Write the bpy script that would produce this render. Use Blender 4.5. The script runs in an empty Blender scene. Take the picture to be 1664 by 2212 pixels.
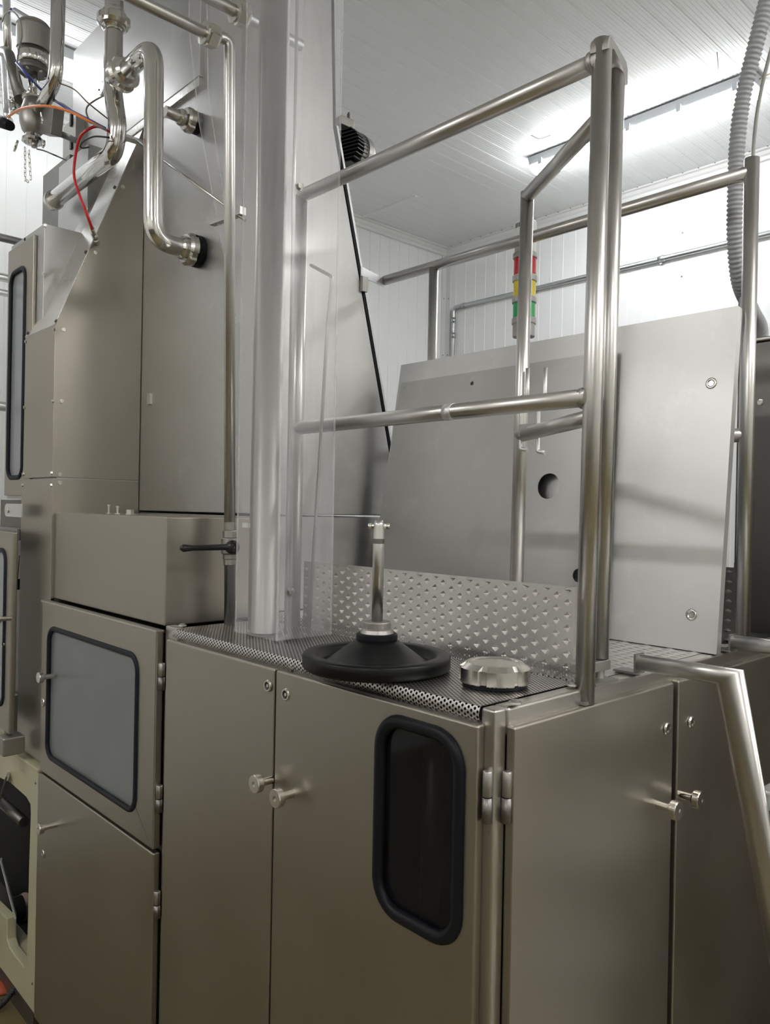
import bpy, math, random
import numpy as np
from mathutils import Vector, Matrix
from mathutils.geometry import tessellate_polygon
random.seed(7)
S = bpy.context.scene
COL = S.collection
PI = math.pi

# ------------------------------------------------------------------ camera
# the machine stands square to X (to the right) and Y (into the room); z = 0 is the floor
FPX, CX, CY = 1689.0, 832.0, 1106.0
_v1 = np.array([-745 - CX, 1073 - CY, FPX]); _v2 = np.array([2640 - CX, 1137 - CY, FPX])
_X = -_v1 / np.linalg.norm(_v1)
_Y = _v2 / np.linalg.norm(_v2); _Y = _Y - _X * (_Y @ _X); _Y /= np.linalg.norm(_Y)
_Z = np.cross(_X, _Y)
if _Z[1] > 0: _Z = -_Z
RW = np.array([_X, _Y, _Z])
CAM = np.array([0.0, 0.0, 1.5])
cam = bpy.data.objects.new('camera', bpy.data.cameras.new('camera'))
COL.objects.link(cam)
r, d, f = RW @ [1, 0, 0], RW @ [0, 1, 0], RW @ [0, 0, 1]
cam.matrix_world = Matrix(((r[0], -d[0], -f[0], 0), (r[1], -d[1], -f[1], 0), (r[2], -d[2], -f[2], 1.5), (0, 0, 0, 1)))
cam.data.sensor_fit = 'HORIZONTAL'; cam.data.sensor_width = 36
cam.data.lens = 36 * FPX / 1664
cam.data.clip_start = .05
S.camera = cam

def at(x, y, X=None, Y=None, Z=None):
    """point of a known plane that the photograph shows at pixel x, y (used to measure positions)"""
    q = RW @ np.array([x - CX, y - CY, FPX])
    t = (X - CAM[0]) / q[0] if X is not None else (Y - CAM[1]) / q[1] if Y is not None else (Z - CAM[2]) / q[2]
    return Vector((CAM + q * t).tolist())

# ------------------------------------------------------------------ world, lights, exposure
S.view_settings.view_transform = 'Standard'; S.view_settings.look = 'None'
S.view_settings.exposure = 1.0; S.view_settings.gamma = 1.0
S.view_settings.use_curve_mapping = False
S.cycles.max_bounces = 8; S.cycles.diffuse_bounces = 4; S.cycles.glossy_bounces = 6
S.cycles.transparent_max_bounces = 16
S.cycles.sample_clamp_indirect = 6
w = bpy.data.worlds.new('world'); S.world = w; w.use_nodes = True
w.node_tree.nodes['Background'].inputs[0].default_value = (.8, .9, 1, 1)
w.node_tree.nodes['Background'].inputs[1].default_value = .15
LAMP_E = 19.0          # strip lamps that show in the photograph
LAMP_B = 30.0          # unseen lamps added to brighten the hall

# ------------------------------------------------------------------ materials
def newmat(name):
    m = bpy.data.materials.new(name); m.use_nodes = True
    nt = m.node_tree; b = nt.nodes['Principled BSDF']
    return m, nt, b

def steel(name, col=(.60, .59, .57), rough=.34, stretch=(1, 1, 40), amp=.12, bump=.06, blotch=.05, smear=0):
    """brushed stainless: streaks along one axis, slight cloudy wear"""
    m, nt, b = newmat(name); N, L = nt.nodes, nt.links
    b.inputs['Metallic'].default_value = 1
    tc = N.new('ShaderNodeTexCoord')
    mp = N.new('ShaderNodeMapping'); mp.inputs['Scale'].default_value = [400 / s for s in stretch]
    n1 = N.new('ShaderNodeTexNoise'); n1.inputs['Scale'].default_value = 1; n1.inputs['Detail'].default_value = 3
    n2 = N.new('ShaderNodeTexNoise'); n2.inputs['Scale'].default_value = 3.5; n2.inputs['Detail'].default_value = 5
    L.new(tc.outputs['Object'], mp.inputs[0]); L.new(mp.outputs[0], n1.inputs[0]); L.new(tc.outputs['Object'], n2.inputs[0])
    mr = N.new('ShaderNodeMapRange'); mr.inputs[3].default_value = rough - amp / 2; mr.inputs[4].default_value = rough + amp / 2
    L.new(n1.outputs[0], mr.inputs[0])
    m2 = N.new('ShaderNodeMapRange'); m2.inputs[1].default_value = .3; m2.inputs[2].default_value = .7
    m2.inputs[3].default_value = -blotch; m2.inputs[4].default_value = blotch
    L.new(n2.outputs[0], m2.inputs[0])
    ad = N.new('ShaderNodeMath'); ad.operation = 'ADD'; L.new(mr.outputs[0], ad.inputs[0]); L.new(m2.outputs[0], ad.inputs[1])
    L.new(ad.outputs[0], b.inputs['Roughness'])
    mx = N.new('ShaderNodeMix'); mx.data_type = 'RGBA'
    mx.inputs[6].default_value = (*[c * .9 for c in col], 1); mx.inputs[7].default_value = (*[min(1, c * 1.08) for c in col], 1)
    fac = n2.outputs[0]
    L.new(fac, mx.inputs[0])
    last = mx.outputs[2]
    if smear:
        n3 = N.new('ShaderNodeTexNoise'); n3.inputs['Scale'].default_value = 9; n3.inputs['Detail'].default_value = 8; n3.inputs['Roughness'].default_value = .7
        L.new(tc.outputs['Object'], n3.inputs[0])
        cr = N.new('ShaderNodeMapRange'); cr.inputs[1].default_value = .55; cr.inputs[2].default_value = .75; cr.inputs[4].default_value = smear
        L.new(n3.outputs[0], cr.inputs[0])
        m3 = N.new('ShaderNodeMix'); m3.data_type = 'RGBA'; m3.inputs[7].default_value = (*[min(1, c * 1.35) for c in col], 1)
        L.new(cr.outputs[0], m3.inputs[0]); L.new(last, m3.inputs[6]); last = m3.outputs[2]
    L.new(last, b.inputs['Base Color'])
    if bump:
        bp = N.new('ShaderNodeBump'); bp.inputs['Strength'].default_value = bump; bp.inputs['Distance'].default_value = .002
        L.new(n1.outputs[0], bp.inputs['Height']); L.new(bp.outputs[0], b.inputs['Normal'])
    return m

def plain(name, col, rough=.5, metal=0, spec=.5, noise=0, scale=20, bump=0, **kw):
    m, nt, b = newmat(name); N, L = nt.nodes, nt.links
    b.inputs['Base Color'].default_value = (*col, 1); b.inputs['Roughness'].default_value = rough
    b.inputs['Metallic'].default_value = metal; b.inputs['Specular IOR Level'].default_value = spec
    for k, v in kw.items(): b.inputs[k.replace('_', ' ')].default_value = v
    if noise or bump:
        tc = N.new('ShaderNodeTexCoord'); n = N.new('ShaderNodeTexNoise'); n.inputs['Scale'].default_value = scale; n.inputs['Detail'].default_value = 6
        L.new(tc.outputs['Object'], n.inputs[0])
        if noise:
            mx = N.new('ShaderNodeMix'); mx.data_type = 'RGBA'
            mx.inputs[6].default_value = (*[c * (1 - noise) for c in col], 1); mx.inputs[7].default_value = (*[min(1, c * (1 + noise)) for c in col], 1)
            L.new(n.outputs[0], mx.inputs[0]); L.new(mx.outputs[2], b.inputs['Base Color'])
        if bump:
            bp = N.new('ShaderNodeBump'); bp.inputs['Strength'].default_value = bump; bp.inputs['Distance'].default_value = .003
            L.new(n.outputs[0], bp.inputs['Height']); L.new(bp.outputs[0], b.inputs['Normal'])
    return m

def emit(name, col, e):
    m, nt, b = newmat(name)
    b.inputs['Base Color'].default_value = (*col, 1)
    b.inputs['Emission Color'].default_value = (*col, 1); b.inputs['Emission Strength'].default_value = e
    return m

M = {}
M['door'] = steel('door_steel', (.42, .395, .345), .40, (1, 1, 30), .08, .04, .03)
M['frame'] = steel('frame_steel', (.56, .54, .51), .34, (1, 30, 1), .08, .04, .03)
M['plate'] = steel('plate_steel', (.54, .54, .535), .40, (1, 1, 45), .12, .07, .06, .35)
M['sheet'] = steel('sheet_steel', (.73, .73, .73), .46, (1, 1, 16), .14, .12, .05, .30)
M['tube'] = steel('tube_steel', (.58, .57, .555), .33, (4, 4, 4), .02, 0, .02)
M['pipe'] = steel('polished_pipe', (.78, .77, .75), .12, (4, 4, 4), .02, 0, .03)
M['tread'] = steel('tread_steel', (.74, .73, .71), .44, (1, 1, 1), .10, .05, .06, .2)
M['perf'] = steel('perforated_steel', (.62, .61, .60), .34, (1, 1, 1), .06, .02, .03)
M['cover'] = steel('cover_steel', (.74, .73, .70), .26, (1, 1, 10), .10, .08, .08, .3)
M['nut'] = steel('nut_steel', (.70, .68, .64), .22, (1, 1, 1), .06, .02, .05)
M['galv'] = steel('galvanised_steel', (.55, .57, .58), .42, (1, 1, 1), .2, .1, .1)
M['dark_steel'] = steel('dark_steel', (.22, .21, .20), .42, (1, 1, 30), .1, .05, .05)
M['cast'] = steel('dull_cast_steel', (.42, .41, .39), .46, (1, 1, 1), .15, .15, .08)
M['rubber'] = plain('black_rubber', (.007, .008, .011), .42, spec=.2)
M['seal'] = plain('dark_seal', (.010, .012, .018), .5, spec=.25)
M['black'] = plain('black_plastic', (.012, .012, .013), .35)
M['disc'] = plain('disc_plastic', (.005, .005, .0055), .35, spec=.25, noise=.4, scale=30)
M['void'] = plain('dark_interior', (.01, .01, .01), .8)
M['cream'] = plain('cream_paint', (.50, .48, .33), .38, noise=.15, scale=6, bump=.2)
M['white'] = plain('white_plastic', (.78, .78, .77), .35)
M['pvc'] = plain('pvc_plank', (.86, .875, .88), .3, noise=.02, scale=3)
M['pvcw'] = plain('pvc_wall', (.88, .89, .89), .30, noise=.03, scale=3)
M['floor'] = plain('ochre_floor', (.15, .118, .052), .35, noise=.25, scale=4, bump=.1)
M['backwall'] = plain('hall_wall', (.72, .72, .68), .5)
M['dark_band'] = plain('dark_reflection_band', (.12, .105, .08), .6)
M['grey_hose'] = plain('grey_hose', (.36, .37, .39), .45)
M['blackglass'] = plain('smoked_pane', (.01, .01, .014), .06, Alpha=.55)
M['greypane'] = plain('misted_pane', (.17, .185, .19), .30, spec=.8, noise=.25, scale=5)
M['clearpane'] = plain('clear_pane', (.55, .58, .64), .12, Alpha=.45)
def clear(name, col, alpha, rough):
    m, nt, b = newmat(name); N, L = nt.nodes, nt.links
    b.inputs['Base Color'].default_value = (*col, 1); b.inputs['Roughness'].default_value = rough
    b.inputs['Specular IOR Level'].default_value = .8
    tc = N.new('ShaderNodeTexCoord'); mp = N.new('ShaderNodeMapping'); mp.inputs['Scale'].default_value = (30, 30, 1.2)
    n = N.new('ShaderNodeTexNoise'); n.inputs['Scale'].default_value = 1.0; n.inputs['Detail'].default_value = 7; n.inputs['Roughness'].default_value = .65
    L.new(tc.outputs['Object'], mp.inputs[0]); L.new(mp.outputs[0], n.inputs[0])
    mr = N.new('ShaderNodeMapRange'); mr.inputs[1].default_value = .3; mr.inputs[2].default_value = .75
    mr.inputs[3].default_value = alpha * .7; mr.inputs[4].default_value = alpha * 1.5
    L.new(n.outputs[0], mr.inputs[0]); L.new(mr.outputs[0], b.inputs['Alpha'])
    return m
M['poly'] = clear('clear_polycarbonate', (.72, .73, .77), .15, .16)
M['polyedge'] = clear('clear_edge', (.85, .85, .88), .22, .3)
M['foil'] = clear('clear_guard_sheet', (.75, .76, .8), .10, .12)
M['red'] = plain('red_lens', (.55, .01, .03), .25, Transmission_Weight=.0)
M['yellow'] = plain('yellow_lens', (.80, .62, .02), .25)
M['green'] = plain('green_lens', (.01, .38, .10), .25)
M['ringgrey'] = plain('grey_ring', (.45, .45, .44), .45)
M['lamp'] = emit('lamp_diffuser', (.97, .985, 1.0), LAMP_E)
M['lamp_side'] = emit('side_lamp_diffuser', (.97, .985, 1.0), LAMP_E * .30)
M['lamp_added'] = emit('added_lamp_diffuser', (1.0, .98, .95), LAMP_B)
M['lampbody'] = plain('lamp_body', (.50, .52, .54), .5)
M['c_orange'] = plain('orange_hose', (.80, .22, .03), .35)
M['c_blue'] = plain('blue_hose', (.03, .06, .35), .35)
M['c_red'] = plain('red_hose', (.60, .02, .03), .3)
M['c_grey'] = plain('grey_cable', (.30, .30, .29), .5)
M['c_brown'] = plain('brown_cable', (.16, .13, .09), .5)
M['alu'] = steel('dirty_aluminium', (.62, .63, .62), .5, (1, 1, 1), .2, .2, .1, .4)
M['bag'] = plain('pinkish_bag', (.55, .40, .36), .7, noise=.3, scale=30)
M['copper'] = plain('rust_red', (.35, .06, .02), .6, noise=.5, scale=40)

# ------------------------------------------------------------------ mesh helpers
ORG = {}
def root_loc(parent):
    return ORG.get(parent.name, Vector((0, 0, 0))) if parent else None

class MB:
    def __init__(s): s.v = []; s.f = []; s.sm = []
    def add(s, vs, fs, smooth=False):
        n = len(s.v); s.v += [tuple(v) for v in vs]
        s.f += [tuple(i + n for i in q) for q in fs]; s.sm += [smooth] * len(fs); return s
    def box(s, x0, x1, y0, y1, z0, z1):
        v = [(x, y, z) for z in (z0, z1) for y in (y0, y1) for x in (x0, x1)]
        return s.add(v, [(0, 2, 3, 1), (4, 5, 7, 6), (0, 1, 5, 4), (2, 6, 7, 3), (0, 4, 6, 2), (1, 3, 7, 5)])
    def obox(s, c, u, v, w_):
        """box around c with half-axes u, v, w"""
        c, u, v, w_ = map(Vector, (c, u, v, w_))
        p = [c + a * u + b * v + g * w_ for g in (-1, 1) for b in (-1, 1) for a in (-1, 1)]
        return s.add(p, [(0, 2, 3, 1), (4, 5, 7, 6), (0, 1, 5, 4), (2, 6, 7, 3), (0, 4, 6, 2), (1, 3, 7, 5)])
    def tube(s, pts, rad, seg=16, cap=True):
        P = [Vector(p) for p in pts]; n = len(P)
        R = list(rad) if hasattr(rad, '__len__') else [rad] * n
        T = []
        for i in range(n):
            a = P[max(0, i - 1)]; b = P[min(n - 1, i + 1)]
            t = (b - a); T.append(t.normalized() if t.length > 1e-9 else (T[-1] if T else Vector((0, 0, 1))))
        u = T[0].orthogonal().normalized(); vs = []
        for i in range(n):
            u = (u - T[i] * u.dot(T[i])).normalized(); v = T[i].cross(u)
            k = 1.0
            if 0 < i < n - 1:
                a = (P[i] - P[i - 1]).normalized(); k = 1 / max(.5, a.dot(T[i]))
                bis = ((P[i + 1] - P[i]).normalized() - a)
                bis = bis.normalized() if bis.length > 1e-6 else None
            else: bis = None
            for j in range(seg):
                o = u * math.cos(2 * PI * j / seg) * R[i] + v * math.sin(2 * PI * j / seg) * R[i]
                if bis: o = o + bis * (o.dot(bis) * (k - 1))
                vs.append(P[i] + o)
        fs = [(i * seg + j, i * seg + (j + 1) % seg, (i + 1) * seg + (j + 1) % seg, (i + 1) * seg + j) for i in range(n - 1) for j in range(seg)]
        s.add(vs, fs, True)
        if cap:
            m = len(s.v) - n * seg
            s.f.append(tuple(m + j for j in reversed(range(seg)))); s.sm.append(False)
            s.f.append(tuple(m + (n - 1) * seg + j for j in range(seg))); s.sm.append(False)
        return s
    def lathe(s, base, axis, prof, seg=32, smooth=False, slots=0, slot_r=.9, slot_rows=()):
        """prof: (r, h) along axis from base; slots notch the rows named"""
        base, a = Vector(base), Vector(axis).normalized()
        u = a.orthogonal().normalized(); v = a.cross(u); vs = []
        for i, (r_, h) in enumerate(prof):
            for j in range(seg):
                q = r_
                if slots and i in slot_rows and (j * slots) % seg < slots * 3: q = r_ * slot_r
                vs.append(base + a * h + u * math.cos(2 * PI * j / seg) * q + v * math.sin(2 * PI * j / seg) * q)
        n = len(prof)
        fs = [(i * seg + j, i * seg + (j + 1) % seg, (i + 1) * seg + (j + 1) % seg, (i + 1) * seg + j) for i in range(n - 1) for j in range(seg)]
        s.add(vs, fs, smooth)
        m = len(s.v) - n * seg
        if prof[0][0] > 1e-5: s.f.append(tuple(m + j for j in reversed(range(seg)))); s.sm.append(False)
        if prof[-1][0] > 1e-5: s.f.append(tuple(m + (n - 1) * seg + j for j in range(seg))); s.sm.append(False)
        return s
    def plate(s, loops, t):
        """flat plate: loops of 3-D points (outline, holes) in one plane, thickness vector t"""
        L = [[Vector(p) for p in l] for l in loops]; flat = [p for l in L for p in l]; t = Vector(t); n = len(flat)
        tr = tessellate_polygon(L)
        nrm = None; fs = []
        for a, b, c in tr:
            q = (flat[b] - flat[a]).cross(flat[c] - flat[a])
            if q.dot(t) > 0: fs.append((a, c, b))
            else: fs.append((a, b, c))
        fs2 = [tuple(i + n for i in reversed(q)) for q in fs]
        side = []; o = 0
        for l in L:
            m = len(l)
            for i in range(m): side.append((o + i, o + (i + 1) % m, n + o + (i + 1) % m, n + o + i))
            o += m
        return s.add(flat + [p + t for p in flat], fs + fs2 + side)
    def build(s, name, mat, parent=None, bevel=0, seg=2, kind=None, label=None, fix=True):
        me = bpy.data.meshes.new(name)
        if parent is not None: org = root_loc(parent)
        else:
            a = np.array(s.v); org = Vector(((a[:, 0].min() + a[:, 0].max()) / 2, (a[:, 1].min() + a[:, 1].max()) / 2, a[:, 2].min()))
        me.from_pydata([(v[0] - org.x, v[1] - org.y, v[2] - org.z) for v in s.v], [], s.f)
        me.polygons.foreach_set('use_smooth', s.sm)
        if fix:
            import bmesh
            bm = bmesh.new(); bm.from_mesh(me); bmesh.ops.recalc_face_normals(bm, faces=bm.faces); bm.to_mesh(me); bm.free()
        o = bpy.data.objects.new(name, me); COL.objects.link(o)
        me.materials.append(M[mat] if isinstance(mat, str) else mat)
        if parent is not None: o.parent = parent; ORG[o.name] = org
        else: o.location = org; ORG[o.name] = org
        if bevel:
            b = o.modifiers.new('bevel', 'BEVEL'); b.width = bevel; b.segments = seg; b.limit_method = 'ANGLE'; b.angle_limit = .6
            for p in me.polygons: p.use_smooth = True
            wn = o.modifiers.new('normals', 'WEIGHTED_NORMAL'); wn.keep_sharp = False
        if kind: o['kind'] = kind
        if label: o['label'] = label
        return o

def tag(o, label, cat, group=None, kind=None):
    o['label'] = label; o['category'] = cat
    if group: o['group'] = group
    if kind: o['kind'] = kind
    return o
def thing(name, loc, label, cat, group=None):
    o = bpy.data.objects.new(name, None); COL.objects.link(o); o.location = loc; o.empty_display_size = .05
    ORG[o.name] = Vector(loc); return tag(o, label, cat, group)
def struct(mb, name, mat, **k):
    o = mb.build(name, mat, **k); o['kind'] = 'structure'; return o

def fillet(pts, rad, n=8):
    """round the inner corners of a polyline"""
    P = [Vector(p) for p in pts]; out = [P[0]]
    for i in range(1, len(P) - 1):
        a, b, c = P[i - 1], P[i], P[i + 1]
        u, v = (a - b), (c - b); ang = u.angle(v)
        dd = min(rad / math.tan(ang / 2), u.length * .49, v.length * .49)
        p0, p1 = b + u.normalized() * dd, b + v.normalized() * dd
        for k in range(n + 1):
            t = k / n; out.append((1 - t) ** 2 * p0 + 2 * t * (1 - t) * b + t * t * p1)
    out.append(P[-1]); return out
def spline(pts, n=8):
    P = [Vector(p) for p in pts]; Q = [P[0] * 2 - P[1]] + P + [P[-1] * 2 - P[-2]]; out = []
    for i in range(1, len(Q) - 2):
        a, b, c, e = Q[i - 1:i + 3]
        for k in range(n):
            t = k / n; out.append(.5 * ((2 * b) + (c - a) * t + (2 * a - 5 * b + 4 * c - e) * t * t + (3 * b - a - 3 * c + e) * t ** 3))
    out.append(P[-1]); return out
def rrect(f_, u0, u1, v0, v1, r_, n=6):
    """rounded rectangle; f_ maps (u, v) to a point"""
    out = []
    for cu, cv, a0 in ((u1 - r_, v1 - r_, 0), (u0 + r_, v1 - r_, 90), (u0 + r_, v0 + r_, 180), (u1 - r_, v0 + r_, 270)):
        for k in range(n + 1):
            a = math.radians(a0 + 90 * k / n); out.append(Vector(f_(cu + r_ * math.cos(a), cv + r_ * math.sin(a))))
    return out
def circ(f_, u, v, r_, n=12):
    return [Vector(f_(u + r_ * math.cos(2 * PI * k / n), v + r_ * math.sin(2 * PI * k / n))) for k in range(n)]
def ring_tube(mb, loop, r_, seg=10):
    P = list(loop); n = len(P); c = sum(P, Vector()) / n; vs = []
    for i in range(n):
        t = (P[(i + 1) % n] - P[i - 1]).normalized()
        nrm = (P[0] - c).cross(P[n // 4] - c).normalized()
        u = t.cross(nrm).normalized()
        for j in range(seg):
            a = 2 * PI * j / seg; vs.append(P[i] + u * math.cos(a) * r_ + nrm * math.sin(a) * r_ * .8)
    fs = [(i * seg + j, i * seg + (j + 1) % seg, ((i + 1) % n) * seg + (j + 1) % seg, ((i + 1) % n) * seg + j) for i in range(n) for j in range(seg)]
    mb.add(vs, fs, True); return mb
def copy_tree(o, loc=None, parent=None):
    c = o.copy(); COL.objects.link(c)
    if parent: c.parent = parent
    if loc is not None: c.location = loc
    for ch in o.children: copy_tree(ch, None, c)
    return c
def seg_tube(a, b, r_, seg=16): return MB().tube([a, b], r_, seg)
SCREW = {}
def screw(p, axis, parent, r_=.006, h=.005, name='screw', mat='nut'):
    """hex screw head; shares its mesh with its like"""
    key = (tuple(axis), r_, h, mat)
    if key not in SCREW:
        mb = MB().lathe((0, 0, 0), axis, [(r_ * 1.25, 0), (r_ * 1.25, h * .25), (r_, h * .3), (r_, h), (r_ * .45, h), (r_ * .4, h * .7)], 6)
        me = bpy.data.meshes.new(name); me.from_pydata(mb.v, [], mb.f); me.materials.append(M[mat]); SCREW[key] = me
    o = bpy.data.objects.new(name, SCREW[key]); COL.objects.link(o); o.parent = parent
    o.location = Vector(p) - root_loc(parent); return o

# ================================================================== ROOM
X0, X1, Y0, Y1, H = -4.28, 3.2, -3.4, 4.62, 3.6
ZF = -.34      # floor level, 1.84 m below the lens
struct(MB().box(X0 - .1, X1 + .1, Y0 - .1, Y1 + .1, ZF - .1, ZF), 'floor', 'floor')
ceil = struct(MB().box(X0 - .1, X1 + .1, Y0 - .1, Y1 + .1, H + .012, H + .12), 'ceiling', 'pvc')
wb = struct(MB().box(X0 - .12, X1 + .1, Y1 + .012, Y1 + .12, ZF, H), 'wall_back', 'pvcw')
wl = struct(MB().box(X0 - .12, X0 - .012, Y0 - .1, Y1 + .02, ZF, H), 'wall_left', 'pvcw')
struct(MB().box(X1, X1 + .1, Y0 - .1, Y1 + .02, ZF, H), 'wall_right', 'backwall')
wf = struct(MB().box(X0 - .02, X1, Y0 - .1, Y0, ZF, H), 'wall_front', 'backwall')
MB().box(X0, X1 - .01, Y0 + .001, Y0 + .03, ZF + .001, 1.3).build('reflection_band', 'dark_band', wf)  # unseen dark band added so the low front doors reflect darker
def plank_mesh(L, mat, name, rib=.0009):
    """hollow PVC plank 100 mm wide lying along +y, face towards -z at z = 0, tongue lip and fine ribs"""
    prof = [(0, .0024), (.0014, 0)]
    for k in range(5):
        x = .010 + k * .018; prof += [(x, 0), (x + .0012, rib), (x + .0024, 0)]
    prof += [(.0940, 0), (.0956, .0024), (.1, .0024)]
    n = len(prof); v = [(x, 0, z) for x, z in prof] + [(x, L, z) for x, z in prof]
    f_ = [(i, i + 1, n + i + 1, n + i) for i in range(n - 1)]
    me = bpy.data.meshes.new(name); me.from_pydata(v, [], f_); me.materials.append(M[mat]); return me
def planks(parent, me, n, loc, rot, step):
    for k in range(n):
        o = bpy.data.objects.new('plank', me); COL.objects.link(o); o.parent = parent
        o.location = Vector(loc) + Vector(step) * k - root_loc(parent); o.rotation_euler = rot
planks(ceil, plank_mesh(Y1 - Y0, 'pvc', 'ceiling_plank'), int((X1 - X0) / .1) + 1, (X0 + .02, Y0, H), (0, 0, 0), (.1, 0, 0))
# wall planks stand upright: the plank's y runs up, its face looks into the room
mw = plank_mesh(H - ZF, 'pvcw', 'wall_plank', .0003)
planks(wb, mw, int((X1 - X0) / .1) + 1, (X0 + .01, Y1, ZF), (PI / 2, 0, 0), (.1, 0, 0))
planks(wl, mw, int((Y1 - Y0) / .1), (X0, Y0, ZF), (PI / 2, 0, PI / 2), (0, .1, 0))
def cove(name, p0, p1, into, up=-1):
    """corner trim between two planes"""
    p0, p1 = Vector(p0), Vector(p1); i_ = Vector(into)
    u = Vector((0, 0, up)) if abs((p1 - p0).z) < .1 else None
    mb = MB(); prof = [(0, 0), (.05, 0), (.046, .008), (.03, .012), (.02, .028), (.010, .036), (.008, .055), (0, .06)]
    v = []
    for p in (p0, p1): v += [p + i_ * a + u * b for a, b in prof]
    n = len(prof); mb.add(v, [(k, (k + 1) % n, n + (k + 1) % n, n + k) for k in range(n)])
    o = mb.build(name, 'white'); o['kind'] = 'structure'; return o
cove('trim_1', (X0, Y1 - .005, H - .001), (X1, Y1 - .005, H - .001), (0, -1, 0))
cove('trim_2', (X0 + .005, Y0, H - .001), (X0 + .005, Y1, H - .001), (1, 0, 0))
struct(MB().box(X0 + .001, X0 + .012, Y1 - .055, Y1 - .001, ZF, H - .06).box(X0 + .001, X0 + .06, Y1 - .012, Y1 - .001, ZF, H - .06), 'trim_3', 'white')
struct(MB().box(X0 + .01, -3.69, 3.665, 3.695, H - .008, H + .002), 'trim_4', 'pvc')
tr3 = bpy.data.objects['trim_3']
for z in (1.9, 2.3, 2.75, 3.2):
    screw((X0 + .04, Y1 - .012, z), (0, -1, 0), tr3, .004, .002, mat='dark_steel'); screw((X0 + .012, Y1 - .035, z), (1, 0, 0), tr3, .004, .002, mat='dark_steel')
tr1 = bpy.data.objects['trim_1']
for k in range(26): screw((X0 + .1 + k * .1, Y1 - .056, H - .003), (0, 0, -1), tr1, .004, .002, mat='dark_steel')
for (x, z) in ((-2.95, 3.2), (-2.95, 2.75), (-2.3, 3.25), (-2.3, 2.98), (-2.3, 2.6), (-1.75, 3.1), (-1.4, 2.6)):
    screw((x, Y1 - .001, z), (0, -1, 0), wb, .005, .002, mat='dark_steel')

# strip lamps
def lamp(name, c, L, axis, label, mat, group=None, clips=True):
    a = Vector(axis); b = Vector((-a.y, a.x, 0)); c = Vector(c); t = thing(name, c, label, 'lamp', group)
    def sec(w_, z0, z1, inset, taper):
        mb = MB()
        v = [c + a * (sx * (L / 2 - inset - (taper if k else 0))) + b * (sy * (w_ - (taper if k else 0))) + Vector((0, 0, z)) for k, z in enumerate((z1, z0)) for sx, sy in ((-1, -1), (1, -1), (1, 1), (-1, 1))]
        return mb.add(v, [(0, 1, 2, 3), (7, 6, 5, 4), (0, 4, 5, 1), (1, 5, 6, 2), (2, 6, 7, 3), (3, 7, 4, 0)])
    sec(.064, -.055, -.008, 0, .008).build('housing', 'lampbody', t, bevel=.004)
    sec(.060, -.105, -.055, .010, .014).build('diffuser', mat, t, bevel=.010, seg=3)
    if clips:
        for k in range(5):
            x = -L / 2 + .09 + k * (L - .18) / 4
            for sy in (-1, 1):
                p = c + a * x + b * (sy * .064) + Vector((0, 0, -.055))
                MB().obox(p, a * .012, b * .004, (0, 0, .018)).build('clip', 'lampbody', t, bevel=.001)
    return t
lamp('strip_lamp', (-2.17, 3.79, H), 1.30, (1, 0, 0), 'long lit strip lamp hanging under the ceiling behind the rails', 'lamp')
lamp('strip_lamp', (-3.70, 1.15, H), 1.30, (0, 1, 0), 'glowing strip lamp behind the valve at top left', 'lamp_side')
for k, (x, y) in enumerate(((1.0, 2.2), (2.4, 3.6), (1.8, .5), (.6, -2.0), (-2.4, -2.0))):  # added out of view to brighten the walls, floor and steel reflections
    lamp('strip_lamp', (x, y, H), 1.30, (1, 0, 0), 'unseen added strip lamp ' + ('over the right aisle near the ladder', 'over the right wall beyond the far cabinet', 'over the right aisle behind the viewer', 'over the front aisle near the middle', 'over the front aisle at the left')[k], 'lamp_added', 'added strip lamps out of view', clips=False)
for (x, y) in ((1128, 300), (1345, 160)):
    pass
q = at(1178, 300, Z=3.56)
tag(MB().tube(spline([(q.x - .08, q.y - .02, H), (q.x - .04, q.y, H - .025), (q.x + .02, q.y + .02, H - .02)], 5), .002, 6).build('wire', 'c_brown'), 'short loose wire hanging from ceiling by left end of long strip lamp', 'wire')
q = at(1560, 160, Z=3.56)
tag(MB().tube(spline([(q.x + .03, q.y - .12, H), (q.x, q.y - .04, H - .03), (q.x - .03, q.y + .02, H - .02)], 5), .002, 6).build('wire', 'c_brown'), 'short loose wire curling from ceiling above the right part of the strip lamp', 'wire')

# galvanised conduit on the back wall
t = thing('wall_conduit', (-4.17, 4.59, 1.2), 'galvanised conduit with elbow on the white back wall', 'conduit')
zc = 3.112
MB().tube(fillet([(-4.17, 4.595, 1.2), (-4.17, 4.595, zc), (-.2, 4.595, zc)], .035), .016, 12).build('pipe', 'galv', t)
for p, a in (((-4.17, 4.595, zc - .10), (0, 0, 1)), ((-4.17, 4.595, zc - .22), (0, 0, 1)), ((-4.07, 4.595, zc), (1, 0, 0)), ((-2.42, 4.595, zc), (1, 0, 0))):
    MB().tube([Vector(p) - Vector(a) * .022, Vector(p) + Vector(a) * .022], .0195, 12).build('coupling', 'galv', t)
for x in (-3.4, -2.43, -1.5): MB().box(x - .008, x + .008, 4.60, 4.618, zc - .03, zc + .03).build('bracket', 'galv', t)

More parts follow.
